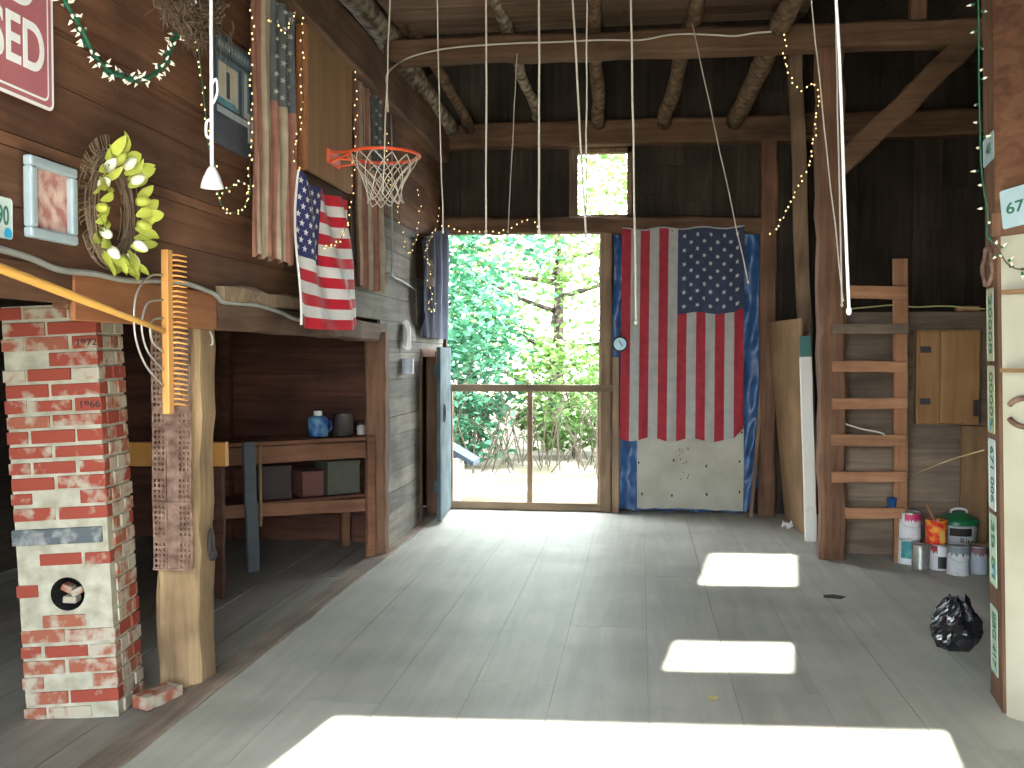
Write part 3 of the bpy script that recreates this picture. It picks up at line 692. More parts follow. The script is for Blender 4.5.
def can(label, u, v_bot, r, h, body, top=None, base=None, rim=M_tin, Y=None, name='paint_can', lab=None, drip=None, bail=True, cat='can'):
    p = base if base is not None else (onz(u, v_bot)+V3((0, -.03, 0)))
    t = thing(name, label, cat, p)
    m = MB(); m.lathe([(0,0),(r*.97,0),(r,.006),(r,.012),(r*.975,.016),(r*.975,h-.02),(r,h-.016),(r,h-.004),(r*.98,h),(r*.86,h),(r*.84,h-.012),(0,h-.012)], seg=32); m.build('can_body', body, t, smooth=False)
    m = MB(); m.lathe([(r*1.0,h-.012),(r*1.015,h-.008),(r*1.015,h-.002),(r*.98,h+.003),(r*.87,h+.003),(r*.85,h-.008)], seg=32); m.build('rim', rim, t, smooth=True)
    m = MB(); m.lathe([(0,h-.006),(r*.7,h-.007),(r*.8,h-.003),(r*.87,h-.003)], seg=28); m.build('lid', top or rim, t, smooth=True)
    if lab:
        m = MB(); a0, a1, z0_, z1_ = lab[1]
        m.sheet(lambda s, q_: (r*1.005*math.cos(a0+(a1-a0)*s), r*1.005*math.sin(a0+(a1-a0)*s), h*(z0_+(z1_-z0_)*q_)), 16, 2); m.build('label', lab[0], t, smooth=True)
    if drip:
        m = MB(); rr = random.Random(int(u)); ks = [rr.uniform(.62, .8) for _ in range(37)]
        a0, a1 = drip[1:]
        m.sheet(lambda s, q_: (r*1.008*math.cos(a0+(a1-a0)*s), r*1.008*math.sin(a0+(a1-a0)*s), h*(.97-(.97-ks[int(s*36)])*q_)), 36, 2); m.build('paint_drip', drip[0], t, smooth=True)
    if bail:
        m = MB(); m.tube([(r*1.03*math.cos(a_), -abs(math.sin(a_))*r*.35-r*.9*abs(math.sin(a_)), h*.72-.05*abs(math.sin(a_))) for a_ in [math.pi*k/14 for k in range(15)]], .0025, 5); m.build('bail_handle', M_wire, t, smooth=True)
    return t, p, h
_, pB, hB = can('white can with a teal label at the bottom left of the paint cans', 907.5, 562, .079, .19, M_canw, lab=(M_teal, (-2.6,-1.1,.25,.95)), bail=False)
can('white paint can with pink drips on the top of the stack', 909, 0, .082, .205, M_canw, base=pB+V3((.006,0,hB+.003)), drip=(M_drip, -2.3, .1), bail=True)
can('plain silver tin between the teal label can and the dark label can', 919, 568, .062, .185, M_tin, bail=False, name='tin_can')
_, pE, hE = can('squat can with a dark label under the red tub', 938, 568, .07, .19, M_canw, lab=(plain('dark label', (.03,.035,.03), .4), (-2.0,-.75,.08,.55)), drip=(plain('red can paint', (.35,.04,.04), .5), -2.9, -2.05), bail=False)
_, pD, hD = can('red tub with a brush standing in it', 932, 0, .077, .175, M_redtub, base=pE+V3((-.02,.02,hE+.003)), top=plain('red paint', (.55,.03,.03), .4), rim=M_redtub, lab=(plain('yellow label', (.7,.45,.12), .4), (-1.5,-.9,.1,.6)), bail=False, name='paint_tub', cat='tub')
can('white paint can with a broad grey band at the top, front of the cans', 956.5, 573, .079, .215, M_canw, drip=(plain('grey paint', (.2,.23,.25), .5), -3.1, 0), rim=plain('grey rim', (.3,.33,.34), .5), bail=True)
_, pG, hG = can('pale grey paint can nearest the plate post', 977, 572, .066, .205, M_cang, drip=(plain('brown paint', (.22,.12,.12), .5), -2.9, -.4), rim=M_tin, bail=False)
# brush in the tub
tb_ = pD+V3((0,0,hD))
bt = thing('paint_brush', 'paint brush with a wooden handle leaning out of the red tub', 'brush', tb_)
m = MB(); m.tube([(-.005,0,-.006), (-.03,0,.035), (-.05,0,.075), (-.07,0,.115)], [.011,.013,.012,.009], 8); m.build('handle', W_step, bt, smooth=True)
m = MB(); m.box((.0,0,-.003),(.04,.016,.014)); m.build('ferrule', M_tin, bt)
# big pail
pk = ony(957, 540, 7.74); pk.z = 0
pl = thing('pail', 'large white pail with a domed green lid behind the paint cans', 'pail', pk)
m = MB(); m.lathe([(0,0),(.128,0),(.132,.01),(.142,.3),(.15,.305),(.15,.325),(.146,.33),(.14,.33)], seg=36); pbod = m.build('pail_body', M_bucket, pl, smooth=True)
m = MB(); m.lathe([(.155,.31),(.156,.335),(.15,.345),(.13,.36),(.09,.385),(.05,.4),(0,.403)], seg=36); m.build('lid', M_glid, pl, smooth=True)
m = MB(); m.tube(spline([(-.06,-.03,.395),(-.05,-.03,.42),(0,-.03,.43),(.05,-.03,.42),(.06,-.03,.395)],4), .009, 7); m.build('lid_handle', M_white, pl, smooth=True)
m = MB(); m.sheet(lambda s, q_: (.1455*math.cos(-2.25+1.15*s), .1455*math.sin(-2.25+1.15*s), .232+.06*q_), 12, 1); m.build('label_band', M_inkb, pl)
text('Rite', M_inkb, pl, (.03,-.146,.195), (1,0,0), (0,0,1), hei=.045)
# stir stick
a, b_ = pG+V3((-.03,-.02,hG+.012)), ony(992, 530, pG.y-.05)
m = MB(); m.beam(a+V3((-.06,0,0)), a+V3((.2,-.05,.006)), .028, .006, .0004, 4); tag(m.build('stir_stick', W_pale), 'pale paint stir stick lying across the cans', 'stick')
# bin bag
c = onz(962, 655)
rnd = random.Random(9); m = MB(); ns_, nr = 40, 22; vs_, fs = [], []
for i in range(nr+1):
    f = i/nr; z = .27*f
    for k in range(ns_):
        an = 2*math.pi*k/ns_
        rr = .135*(math.sin(math.pi*min(1, .12+f*.8))**.55)*(1-.25*f)
        rr *= 1+.10*math.sin(an*5+f*6)+.06*math.sin(an*11-f*9)+.05*math.sin(an*3+f*14)+rnd.uniform(-.03,.03)
        vs_.append((rr*math.cos(an)*1.05, rr*math.sin(an)*.85, .004+z+.018*math.sin(an*3+1)*f+.012*math.sin(an*7)*f))
for i in range(nr):
    for k in range(ns_): fs.append((i*ns_+k, i*ns_+(k+1)%ns_, (i+1)*ns_+(k+1)%ns_, (i+1)*ns_+k))
fs += [tuple(range(ns_-1,-1,-1)), tuple(nr*ns_+k for k in range(ns_))]
m.add(vs_, fs); bgo = m.build('bin_bag', M_bag, smooth=False); bgo.location = (c.x, c.y+.11, 0); tag(bgo, 'crumpled black plastic bin bag on the floor beside the plate post', 'bag')
# floor bits
c = onz(713, 700); m = MB(); m.sheet(lambda s, t: (c.x+(s-.5)*.05*math.sin(math.pi*(.1+.8*t)), c.y+(t-.5)*.06, .004+.012*abs(s-.5)), 4, 6); tag(m.build('fallen_leaf', plain('yellow leaf', (.55,.45,.15), .7)), 'single yellow fallen leaf on the floor near the sunlit patch', 'leaf')
c = onz(832, 597); m = MB(); m.prism([(c.x-.06,c.y-.03,.001),(c.x+.05,c.y-.05,.001),(c.x+.09,c.y+.01,.001),(c.x+.02,c.y+.06,.001),(c.x-.05,c.y+.03,.001)], (0,0,.004)); tag(m.build('dark_scrap', M_iron), 'flat dark scrap on the floor in front of the ladder', 'scrap')

# ================================================================ PLATE POST
def rrect(w_, h_, r=.012, n=4):
    out = []
    for cx, cy_, a0 in ((w_/2-r,h_/2-r,0),(-w_/2+r,h_/2-r,90),(-w_/2+r,-h_/2+r,180),(w_/2-r,-h_/2+r,270)):
        for k in range(n+1):
            a = math.radians(a0+90*k/n); out.append((cx+r*math.cos(a), cy_+r*math.sin(a)))
    return out
def plate(label, pos, U, Vv, mat, txt, W_=.305, H_=.152, tw=.25, th=.07, small=None, bend=0, rim=None, toff=(0,0), stick=None):
    """U is the reading direction, Vv the direction of the letter tops"""
    U = V3(U).normalized(); Vv = V3(Vv).normalized(); N = U.cross(Vv)
    t = thing('licence_plate', label, 'licence plate', pos)
    m = MB(); m.prism([U*x+Vv*y for x, y in rrect(W_, H_)], N*.0015); m.build('plate', mat, t)
    rr = MB(); rr.tube([U*x+Vv*y+N*.0015 for x, y in rrect(W_-.006, H_-.006)], .0022, 5, closed=True); rr.build('raised_edge', mat, t, smooth=True)
    if txt: text(txt, M_ink, t, U*toff[0]+Vv*toff[1]+N*.0022, U, Vv, wid=tw, hei=th, off=.012)
    for s in (small or []):
        text(s[0], s[4] if len(s) > 4 else M_ink, t, U*s[1]+Vv*s[2]+N*.0022, U, Vv, hei=s[3])
    if stick:
        m = MB(); m.prism([U*(stick[0]+stick[2]*math.cos(k*.5236))+Vv*(stick[1]+stick[2]*math.sin(k*.5236))+N*.0022 for k in range(12)], N*.0006); m.build('sticker', M_sticker, t)
    return t
DN, NY = V3((0,0,-1)), V3((0,-1,0))
PX = 1.622
def pz_(u, v): return onx(u, v, PX)
for v0, v1, u, mat, txt, lab, kw in (
    (290, 361, 989, M_platey, '20008', 'yellowed licence plate hung upright, topmost of the five on the post side', dict(stick=(-.12,.04,.02))),
    (365, 432, 990, M_platey, '00005', 'yellowed licence plate hung upright, second from the top of the post side', dict(stick=(.12,-.02,.025))),
    (438, 508, 991, M_plate, '671 006', 'clean white licence plate with green numbers, middle of the post side', {}),
    (513, 585, 993, M_plateg, '3B 81', 'bent pale green licence plate, fourth down on the post side', dict(stick=(.09,.03,.028))),
    (607, 675, 994.5, M_plateg, 'BBG 417', 'pale green licence plate lowest on the post side', dict(stick=(.13,.05,.012)))):
    a, b_ = pz_(u, v0), pz_(u, v1); cen = (a+b_)/2; cen.x = 1.643-LEAN*cen.z-.006; cen.y = 4.615
    plate(lab, cen, (LEAN,0,-1), (-.1537,-.9881,-.004), mat, txt, W_=abs(a.z-b_.z), H_=.152, tw=abs(a.z-b_.z)*.8, th=.075, **kw)
# horseshoe like iron loop on post
c = ony(985, 268, 4.62); lx_ = 1.643-LEAN*c.z-.014
m = MB(); m.tube([(lx_+.004*math.sin(k), 4.62+.055*math.cos(a_), c.z+.09*math.sin(a_)) for k, a_ in enumerate([math.radians(-60+300*i/24) for i in range(25)])], .011, 8)
tag(m.build('iron_loop', M_rust, smooth=True), 'rusty iron loop hung on the post above the licence plates', 'iron loop')
# plates on the upper boards
def onw(u, v, off=.03):   # a point on the angled right wall
    d = ray(u, v); z = EYE
    for _ in range(4):
        O = PC+WN*off-V3((LEAN*z, 0, EYE)); q = V3((0,0,EYE))+d*(O.dot(WN)/d.dot(WN)); z = q.z
    return q
c = PC+WD*.185+WN*.04; c.z = onw(1000, 207, .04).z; c.x -= LEAN*c.z
plate('pale blue licence plate on the brown boards above the cream boarding', c, WD+V3((0,0,.12)), V3((0,0,1))-WD*.12, M_plateb, '67 136', W_=.28, H_=.17, tw=.23, th=.05)
zc_ = ony(987, 149, 4.6).z
plate('small pale licence plate near the green light cord on the post', V3((1.643-LEAN*zc_-.006, 4.61, zc_)), (-.1537,-.9881,0), (-LEAN,0,1), M_plateb, '48', W_=.24, H_=.125, tw=.1, th=.05)
# horseshoe and shelf on cream wall
c = onw(1018, 412, .02)
hs = MB(); pts = [c+WD*(.065*math.cos(a_))*1.0+V3((0,0,.06*math.sin(a_)))+WN*.006 for a_ in [math.radians(-55+290*i/24) for i in range(25)]]
hs.tube([c+WD*(.085*math.sin(a_)+.04)+V3((0,0,.062*math.cos(a_)))+WN*.008 for a_ in [math.radians(-62+304*i/24) for i in range(25)]], .012, 8)
tag(hs.build('horseshoe', M_rust, smooth=True), 'rusty horseshoe hung sideways on the cream boarding', 'horseshoe')
c0 = onw(1002, 295, .012); 
c0 = c0+WD*.03
sf = thing('wall_shelf', 'small wooden box shelf on the cream boarding above the horseshoe', 'shelf', c0)
for dz, nm in ((0, 'top_board'), (-.34, 'bottom_board')):
    m = MB(); m.prism([WN*.0+V3((0,0,dz)), WD*.5+V3((0,0,dz)), WD*.5+WN*.05+V3((0,0,dz)), WN*.05+V3((0,0,dz))], (0,0,.018)); m.build(nm, W_lean, sf)
m = MB(); m.prism([WD*.1+V3((0,0,-.322)), WD*.5+V3((0,0,-.322)), WD*.5+WN*.01+V3((0,0,-.322)), WD*.1+WN*.01+V3((0,0,-.322))], (0,0,.32)); m.build('back_board', W_yelz, sf)

# ================================================================ LEFT WALL
def lx(u, v, off=.04): return onx(u, v, XL+off)
YD, ZU = V3((0,1,0)), V3((0,0,1))
# road sign
a, b_ = onx(53, 113, -2.06), onx(52, 0, -2.06)
sg = thing('road_sign', 'faded red sign with white lettering at the top left of the plank wall', 'sign', (-2.06, a.y-.38, a.z+.38))
m = MB(); m.prism([YD*x+ZU*y for x, y in rrect(.76, .76, .03)], (.004,0,0)); m.build('sign_panel', M_signr, sg)
def ring(w_, h_, t_, r=.025, x=.0045):
    mb = MB(); o_, i_ = rrect(w_, h_, r), rrect(w_-2*t_, h_-2*t_, max(.005, r-t_)); n = len(o_)
    mb.add([YD*p[0]+ZU*p[1]+V3((x,0,0)) for p in o_]+[YD*p[0]+ZU*p[1]+V3((x,0,0)) for p in i_], [(k, (k+1)%n, n+(k+1)%n, n+k) for k in range(n)]); return mb
mb = ring(.76, .76, .012, .03); mb2 = ring(.705, .705, .008, .03); mb.add(mb2.v, mb2.f); mb.build('border', M_white, sg)
d0, d1 = onx(43, 60, -2.06), onx(24, 18, -2.06); e0 = onx(24, 68, -2.06)
zc = (d1.z+e0.z)/2-(a.z+.38); hh = d1.z-e0.z
text('CLOSED', M_white, sg, YD*(d0.y-(a.y-.38)-.315)+ZU*zc+V3((.005,0,0)), YD, ZU, wid=.63, hei=hh, off=.018)
text('ROAD', M_white, sg, YD*(-.0)+ZU*(zc+hh*1.18)+V3((.005,0,0)), YD, ZU, wid=.55, hei=hh*.95, off=.018)
# green plate at frame edge
a, b_ = onx(12.5, 199, -2.06), onx(13, 240, -2.06)
plate('white licence plate ending in 90 on the plank wall below the sign', V3((-2.062, a.y-.1525, (a.z+b_.z)/2)), YD, ZU, M_plate, '90', W_=.305, H_=a.z-b_.z, tw=.056, th=(a.z-b_.z)*.47, toff=(.104,.008), stick=(.128,-.05,.02))
# framed picture
a, b_, c_ = onx(30, 153, -2.04), onx(77, 170, -2.04), onx(75, 246, -2.04)
pcx, pcz = (a.y+b_.y)/2, (a.z+c_.z)/2; pw, ph = abs(b_.y-a.y), abs(b_.z-c_.z)
pf = thing('framed_picture', 'small floral picture in a pale blue frame on the plank wall', 'picture', (-2.07, pcx, pcz))
m = MB(); fwid = .036
for s0, s1 in (((-pw/2,-ph/2),(pw/2,-ph/2+fwid)), ((-pw/2,ph/2-fwid),(pw/2,ph/2)), ((-pw/2,-ph/2+fwid),(-pw/2+fwid,ph/2-fwid)), ((pw/2-fwid,-ph/2+fwid),(pw/2,ph/2-fwid))):
    m.span((0,s0[0],s0[1]),(.035,s1[0],s1[1]))
m.build('frame', M_frameb, pf, bevel=.008)
m = MB(); m.span((.004,-pw/2+.03,-ph/2+.03),(.012,pw/2-.03,ph/2-.03)); m.build('print', patchy('pink floral print', (.38,.16,.14), (.62,.45,.37), 22, .38, .62, bump=0), pf)
# electrical conduit
pts = [lx(u, v, .05) for u, v in ((-40,238),(0,249),(30,258),(60,270),(95,274),(125,280),(160,281),(185,283),(210,292),(218,297),(224,302),(255,305),(280,312),(300,320),(340,325))]
m = MB(); m.tube(spline(pts, 5), .012, 8); tag(m.build('conduit', M_conduit, smooth=True), 'grey electric cable sagging along the foot of the plank wall', 'cable')
# wreath
c = lx(112, 211, .05)
wr = thing('wreath', 'twig wreath with lime leaves and white tulips on the plank wall', 'wreath', c)
rnd = random.Random(21); m = MB(); ry, rz_ = .15, .2
for k in range(150):
    a0 = rnd.uniform(0, 6.28); sp = rnd.uniform(.6, 1.6); k0 = rnd.uniform(.75, 1.22); dr0 = rnd.uniform(-.12, .16); px = rnd.uniform(-.04, .02)
    m.tube([(px, ry*(k0+dr0*q/5)*math.cos(a0+sp*q/5), rz_*(k0*.95+dr0*.8*q/5)*math.sin(a0+sp*q/5)) for q in range(6)], .002, 4)
for k in range(60):
    a0 = rnd.uniform(1.4, 4.0)
    m.tube([(rnd.uniform(-.03,.02), ry*1.0*math.cos(a0), rz_*math.sin(a0)), (0, ry*1.4*math.cos(a0+.1)-.015, rz_*1.25*math.sin(a0+.1)), (.01, ry*1.5*math.cos(a0+.2)-.02, rz_*1.3*math.sin(a0+.25)+.03)], .0016, 4)
m.build('twigs', M_dtwig, wr)
m = MB()
def leafm(mb, c, d, s, w_, nrm):
    d = V3(d).normalized(); nrm = V3(nrm); sd_ = d.cross(nrm).normalized(); nrm = sd_.cross(d)
    rows = []
    for i in range(7):
        f = i/6; ww = w_*math.sin(math.pi*min(1,(.08+.92*f)))**.8
        for j in (-1, 0, 1): rows.append(V3(c)+d*s*f+sd_*ww*j*.5+nrm*(.25*s*math.sin(f*2.2)-(abs(j)-.5)*-.12*w_))
    mb.add(rows, [(i*3+j, i*3+j+1, i*3+j+4, i*3+j+3) for i in range(6) for j in (0,1)])
for k in range(50):
    a0 = 6.283*k/50+rnd.uniform(-.1,.1); kk = rnd.uniform(.8,1.12)
    cc = V3((.02+rnd.uniform(-.01,.02), ry*kk*math.cos(a0), rz_*kk*math.sin(a0)))
    d = V3((rnd.uniform(.05,.5), math.cos(a0)*.6-math.sin(a0)*.6*rnd.choice((1,-1,1))+.1, math.sin(a0)*.6+math.cos(a0)*rnd.uniform(-.4,.8)))
    leafm(m, cc, d, rnd.uniform(.065,.12), rnd.uniform(.03,.052), (1,-.35,.2))
m.build('leaves', M_leafy, wr, smooth=True)
for k in range(13):
    a0 = 6.283*k/13+.3; cc = V3((.05, ry*1.0*math.cos(a0), rz_*1.0*math.sin(a0)))
    d = V3((.5, math.cos(a0)*.5+.2, math.sin(a0)*.6)).normalized(); q = d.to_track_quat('Z','Y').to_matrix()
    m = MB(); m.lathe([(0,-.03),(.014,-.026),(.021,-.008),(.02,.01),(.012,.027),(.003,.035)], cc, 10, mat=q); m.build('tulip_bud', M_bud if k % 3 else M_leafy, wr, smooth=True)
# dried vine bundle at top
c = lx(185, 0, .22)
m = MB(); rnd = random.Random(31)
for k in range(420):
    a0 = rnd.uniform(0, 6.28); sp = rnd.uniform(.4, 1.2); k0 = rnd.uniform(.8, 1.2)
    m.tube([(rnd.uniform(-.05,.06), .27*(k0+.12*math.sin(q+k))*math.cos(a0+sp*q/5), .17+.27*(k0+.1*math.sin(q*1.7+k))*math.sin(a0+sp*q/5)) for q in range(6)], .0025, 4)
for k in range(130):
    y = rnd.gauss(0, .16); z = -.06+abs(rnd.gauss(0,.05))+.3*y*y; l = rnd.uniform(.04,.2)
    m.tube([(rnd.uniform(-.03,.05), y, z), (.03, y+rnd.uniform(-.05,.05), z-l*.5), (rnd.uniform(-.02,.06), y+rnd.uniform(-.1,.1), z-l)], [.0028,.002,.0012], 4)
vb = m.build('vine_wreath', M_twig); vb.location = c; tag(vb, 'big wreath of dry brown vines at the top of the plank wall', 'wreath')
# poster
a, b_, c_ = onx(213, 24, -2.05), onx(255, 60, -2.05), onx(252, 160, -2.05)
pw = b_.y-a.y; z1_, z0_ = (a.z+b_.z)/2, c_.z; phh = z1_-z0_
ps = thing('poster', 'dark framed blue poster behind the hanging pull cord', 'poster', (-2.07, a.y, z0_))
m = MB(); m.span((0,0,0),(.02,pw,phh)); m.build('backing', plain('dark poster ground', (.05,.07,.085), .4), ps, bevel=.004)
m = MB(); fx = .0215
def pq(y0, y1, z0, z1, mi): m.add([(fx+.0003*mi, pw*y0, phh*z0), (fx+.0003*mi, pw*y1, phh*z0), (fx+.0003*mi, pw*y1, phh*z1), (fx+.0003*mi, pw*y0, phh*z1)], [(0,1,2,3)], mi)
pq(.06,.94,.84,.95,0); pq(.06,.94,.36,.8,0); pq(.1,.55,.4,.74,1); pq(.28,.36,.44,.68,2); pq(.58,.64,.36,.78,2); pq(.7,.78,.36,.78,3); pq(.84,.9,.36,.78,2); pq(.1,.5,.36,.42,4); pq(.06,.9,.28,.34,3); pq(.78,.93,.14,.42,5); pq(.06,.75,.08,.26,2)
for k in range(11): pq(.1+.075*k, .1+.075*k+.045, .87, .92, 3)
m.build('print', [plain('poster blue', (.1,.2,.27), .4), plain('poster cream', (.55,.52,.42), .4), plain('poster dark', (.05,.06,.08), .4), plain('poster pale', (.4,.45,.48), .4), plain('poster teal', (.1,.3,.38), .4), plain('poster grey', (.5,.5,.48), .4)], ps)
# faded flags
def faded(label, u0, u1, vb0, vb1, ztop, off, seed):
    A, B = onx(u0, vb0, XL+off), onx(u1, vb1, XL+off); zb = (A.z+B.z)/2
    def f(s, t):
        y = B.y-(B.y-A.y)*t
        return (XL+off+.018*math.sin(t*26+seed+s*2)+.01*math.sin(t*55+s*4)-.01*(1-s), y+.006*math.sin(s*12+seed), ztop*(1-s)+(zb+.012*math.sin(t*30))*s)
    return flag('flag', label, f, (1,0,0), [M_or, M_ow, M_ob], M_os)
faded('faded flag hanging between the poster and the plywood backboard', 253, 294, 255, 265, 3.6, .085, 1)
faded('faded flag hanging behind the basketball net', 358, 384, 287, 291, onx(358, 78, -2.05).z, .075, 4)
# plywood backboard
a, b_, c_ = onx(307, 24, -2.0), onx(352, 71, -2.0), onx(307, 168, -2.0)
bk = thing('backboard', 'plywood basketball backboard with an orange edge', 'backboard', (-2.05, a.y, c_.z)); bw_, bh_ = b_.y-a.y, a.z-c_.z
m = MB(); m.span((0.015,.0,0),(.05,bw_,bh_)); m.build('panel', W_ply, bk, bevel=.003)
m = MB(); m.span((-.015,-.014,-.01),(.045,-.001,bh_)); m.build('edge_strip', W_orange, bk)
# hoop
RC = ony(389, 155.5, 6.05); RC.x = -1.66; RR = .235
hp = thing('basketball_hoop', 'orange basketball hoop with a white net', 'hoop', (RC.x, RC.y, RC.z))
m = MB(); m.tube([(RR*math.cos(2*math.pi*k/40), RR*math.sin(2*math.pi*k/40), 0) for k in range(40)], .011, 8, closed=True); m.build('rim', M_rim, hp, smooth=True)
m = MB(); xb = -2.0-RC.x+.005; m.span((xb-.005,-.12,-.055),(xb+.008,.12,.03))
for s in (-1, 1):
    m.tube([(xb,.1*s,.01),(-RR*.8,RR*.6*s,0)], .008, 6); m.tube([(xb,.08*s,-.05),(-RR*.75,RR*.62*s,-.012)], .007, 6)
m.build('bracket', M_rim, hp)
m = MB(); nst = 12; rows = 7; rad = [RR-.012,.195,.16,.13,.115,.11,.118]; zz = [-.008,-.06,-.12,-.18,-.235,-.28,-.31]; rnd = random.Random(3)
for k in range(nst):
    for sgn in (1, -1):
        pts = []
        for i in range(rows):
            an = 2*math.pi*(k+sgn*.5*(i))/nst; rr = rad[i]*(1+.05*math.sin(an*3+i)); pts.append((rr*math.cos(an)+.015*i/6, rr*math.sin(an), zz[i]+.012*math.sin(an*2)))
        m.tube(spline(pts, 3), .0035, 5)
m.build('net', M_rope, hp, smooth=True)
# bright flag
A = onx(296, 170, -2.0); Bq = onx(357, 325, -2.0); C0 = onx(297, 325, -2.0)
def brightf(s, t):
    y0 = A.y+(C0.y-A.y-.02)*t; y1 = y0+(Bq.y-C0.y)*(.78+.22*min(1, t*1.25))
    y = y0+(y1-y0)*(s-.02*math.sin(s*math.pi*2))
    sag = .05*math.sin(s*math.pi)*(1-t)+.12*max(0, s-.8)*(1-t)
    z = A.z-(A.z-C0.z)*t - sag + .03*t*s + .05*math.sin(s*math.pi)*t*-.6
    x = -1.99+.03*math.sin(s*9+t*2.5)*(.3+t)*min(1, s*5)+.05*s*(1-t)*0+.02*math.sin(s*19-t*5)+.04*t*math.sin(s*3)
    return (x, y, z)
flag('flag', 'bright flag hanging below the plywood backboard', brightf, (1,0,0), [M_br, M_bw, M_bb], M_bw, M_bw, star_r=.23)
# hanging blue cloth at the rear end
A, B = onx(418, 242, -2.03), onx(445, 242, -2.03)
def cloth(s, t):
    y = A.y+(B.y-A.y)*s; zt_ = onx(418, 240, -2.03).z+.3*s; zb_ = onx(418, 335, -2.03).z-.02
    if s < .12: zb_ += .25*(1-s/.12)
    return (-2.0+.03*math.sin(s*22+t*2)+.015*math.sin(s*45), y+.02*math.sin(t*6), zt_*(1-t)+zb_*t)
m = MB(); m.sheet(cloth, 40, 30, lambda i, j: 2 if (i < 12 and j < 15 and i > 1) else (1 if i > 20 else 0)); tag(m.build('hanging_cloth', [M_denim, M_denim2, M_tan], smooth=True), 'dark blue cloth with a tan patch hanging above the half door', 'cloth')
# rag and small tin on the grey boards
A = onx(406, 322, -2.04)
def rag(s, t): return (-2.05+.03*math.sin(s*7+t*3)+.02*t, A.y+(s-.5)*.17*(1-.35*abs(t-.5)), A.z-.23*t+.02*math.sin(s*9))
m = MB(); m.sheet(rag, 12, 16); tag(m.build('hanging_rag', M_ropew, smooth=True), 'white rag hung on a nail in the grey boards', 'rag')
c = onx(408, 374, -2.02)
tn = thing('small_tin', 'small pale tin fixed to the grey boards under the white rag', 'tin', (-2.02, c.y, c.z))
m = MB(); m.lathe([(0,0),(.05,0),(.052,.005),(.05,.01),(.05,.13),(.053,.135),(.047,.135),(.045,.01),(0,.01)]); m.build('tin_body', M_cang, tn, smooth=False)
m = MB(); m.tube([(-.045,0,.05),(-.08,0,.06)], .006, 6); m.build('nail', M_iron, tn)

# strings of lights
BULB = {}
def lights(label, pts, n, mat=M_bulb, wirem=M_brownw, r=.005, jit=.014, pointed=False, wr=.0028, group='strings of small lights', seed=0):
    rnd = random.Random(seed+n); pts = spline(pts, 6); o = V3(pts[0]); t = thing('light_string', label, 'string lights', o, group=group)
    m = MB(); m.tube([p-o for p in pts], wr, 5); m.build('wire', wirem, t, smooth=True)
    key = (mat.name, r, pointed)
    L_ = [0]
    for a_, b2 in zip(pts, pts[1:]): L_.append(L_[-1]+(b2-a_).length)
    for k in range(n):
        d = L_[-1]*(k+.5+rnd.uniform(-.3,.3))/n; i = max(j for j in range(len(L_)) if L_[j] <= d); i = min(i, len(pts)-2)
        f = (d-L_[i])/max(1e-6, L_[i+1]-L_[i]); p = pts[i].lerp(pts[i+1], f)-o
        tdir = (pts[i+1]-pts[i]).normalized()
        if key not in BULB:
            m = MB()
            if pointed: m.lathe([(0,0),(.005,.001),(.0062,.014)], seg=8, m=1); m.lathe([(.0062,.014),(.0045,.022),(.0008,.035)], seg=8)
            else: m.ball((0,0,0), (r*.9,r*.9,r*1.15), 8, 6)
            ob_ = m.build('bulb', [mat, wirem], t, smooth=True); BULB[key] = ob_.data
        else:
            ob_ = bpy.data.objects.new('bulb', BULB[key]); COL.objects.link(ob_); ob_.parent = t
        side = V3((rnd.uniform(-1,1), rnd.uniform(-1,1), rnd.uniform(-1,1))); side = (side-tdir*side.dot(tdir)).normalized()
        ob_.location = p+side*jit*rnd.uniform(.4,1)
        if pointed: ob_.rotation_euler = side.to_track_quat('Z','Y').to_euler()
    return t
def LX(pts, off): return [lx(u, v, off) for u, v in pts]
lights('green light garland swagged from the sign to the dry vine wreath', LX(((58,-12),(70,10),(82,30),(92,50),(104,66),(118,75),(135,79),(150,76),(162,66),(171,50),(176,36),(188,18),(200,5)), .07), 96, M_bulbw, M_green, pointed=True, jit=.008, wr=.0075)
lights('string of lights hanging left of the pull cord and looped below the bell', LX(((197,-5),(198,40),(202,80),(206,120),(208,145),(214,160),(218,185),(220,202),(229,212),(240,210),(248,200),(251,190),(243,182),(232,186),(222,196)), .06), 46, M_bulb, M_green, r=.0042)
lights('string of lights down the left edge of the near faded flag', LX(((250,5),(252,18),(251,60),(253,100),(250,125),(252,150),(249,170),(251,188),(246,196)), .09), 26)
lights('string of lights down the right edge of the near faded flag', LX(((299,-5),(301,20),(302,45),(302,75),(303,105),(299,130),(294,145),(296,160),(303,172)), .13), 24)
lights('string of lights across the top of the near faded flag', LX(((266,18),(275,24),(283,29),(288,34),(292,18),(300,5),(305,-6)), .12), 12)
lights('string of lights down the right edge of the plywood backboard', LX(((356,68),(356,95),(356,125),(354,150),(353,185),(350,212),(345,228),(340,240),(332,246),(322,247)), .16), 30)
lights('string of lights looping past the basketball net', LX(((386,104),(386,128),(388,150),(384,170),(392,190),(398,210),(402,232),(407,252),(413,246),(418,230),(420,205),(416,185)), .12), 30)
lights('string of lights hanging over the dark blue cloth', LX(((440,206),(438,222),(430,240),(424,255),(431,266),(428,282),(432,296),(428,304),(434,312),(437,300)), .16), 28)
lights('string of lights draped along the lintel of the rear doorway', [ony(u, v, 9.74) for u, v in ((422,236),(438,228),(450,226),(460,231),(475,232),(490,232),(505,231),(515,226),(525,220),(533,220),(540,230))], 20, r=.0075)
lights('string of lights from the tie beam down to the blue tarp', [ony(u, v, 7.62) for u, v in ((783,-10),(783,20),(786,40),(784,60),(792,80),(800,90),(812,84),(817,92),(817,120),(813,145),(808,165),(800,182),(790,205),(780,222),(770,236))], 52, r=.0065)
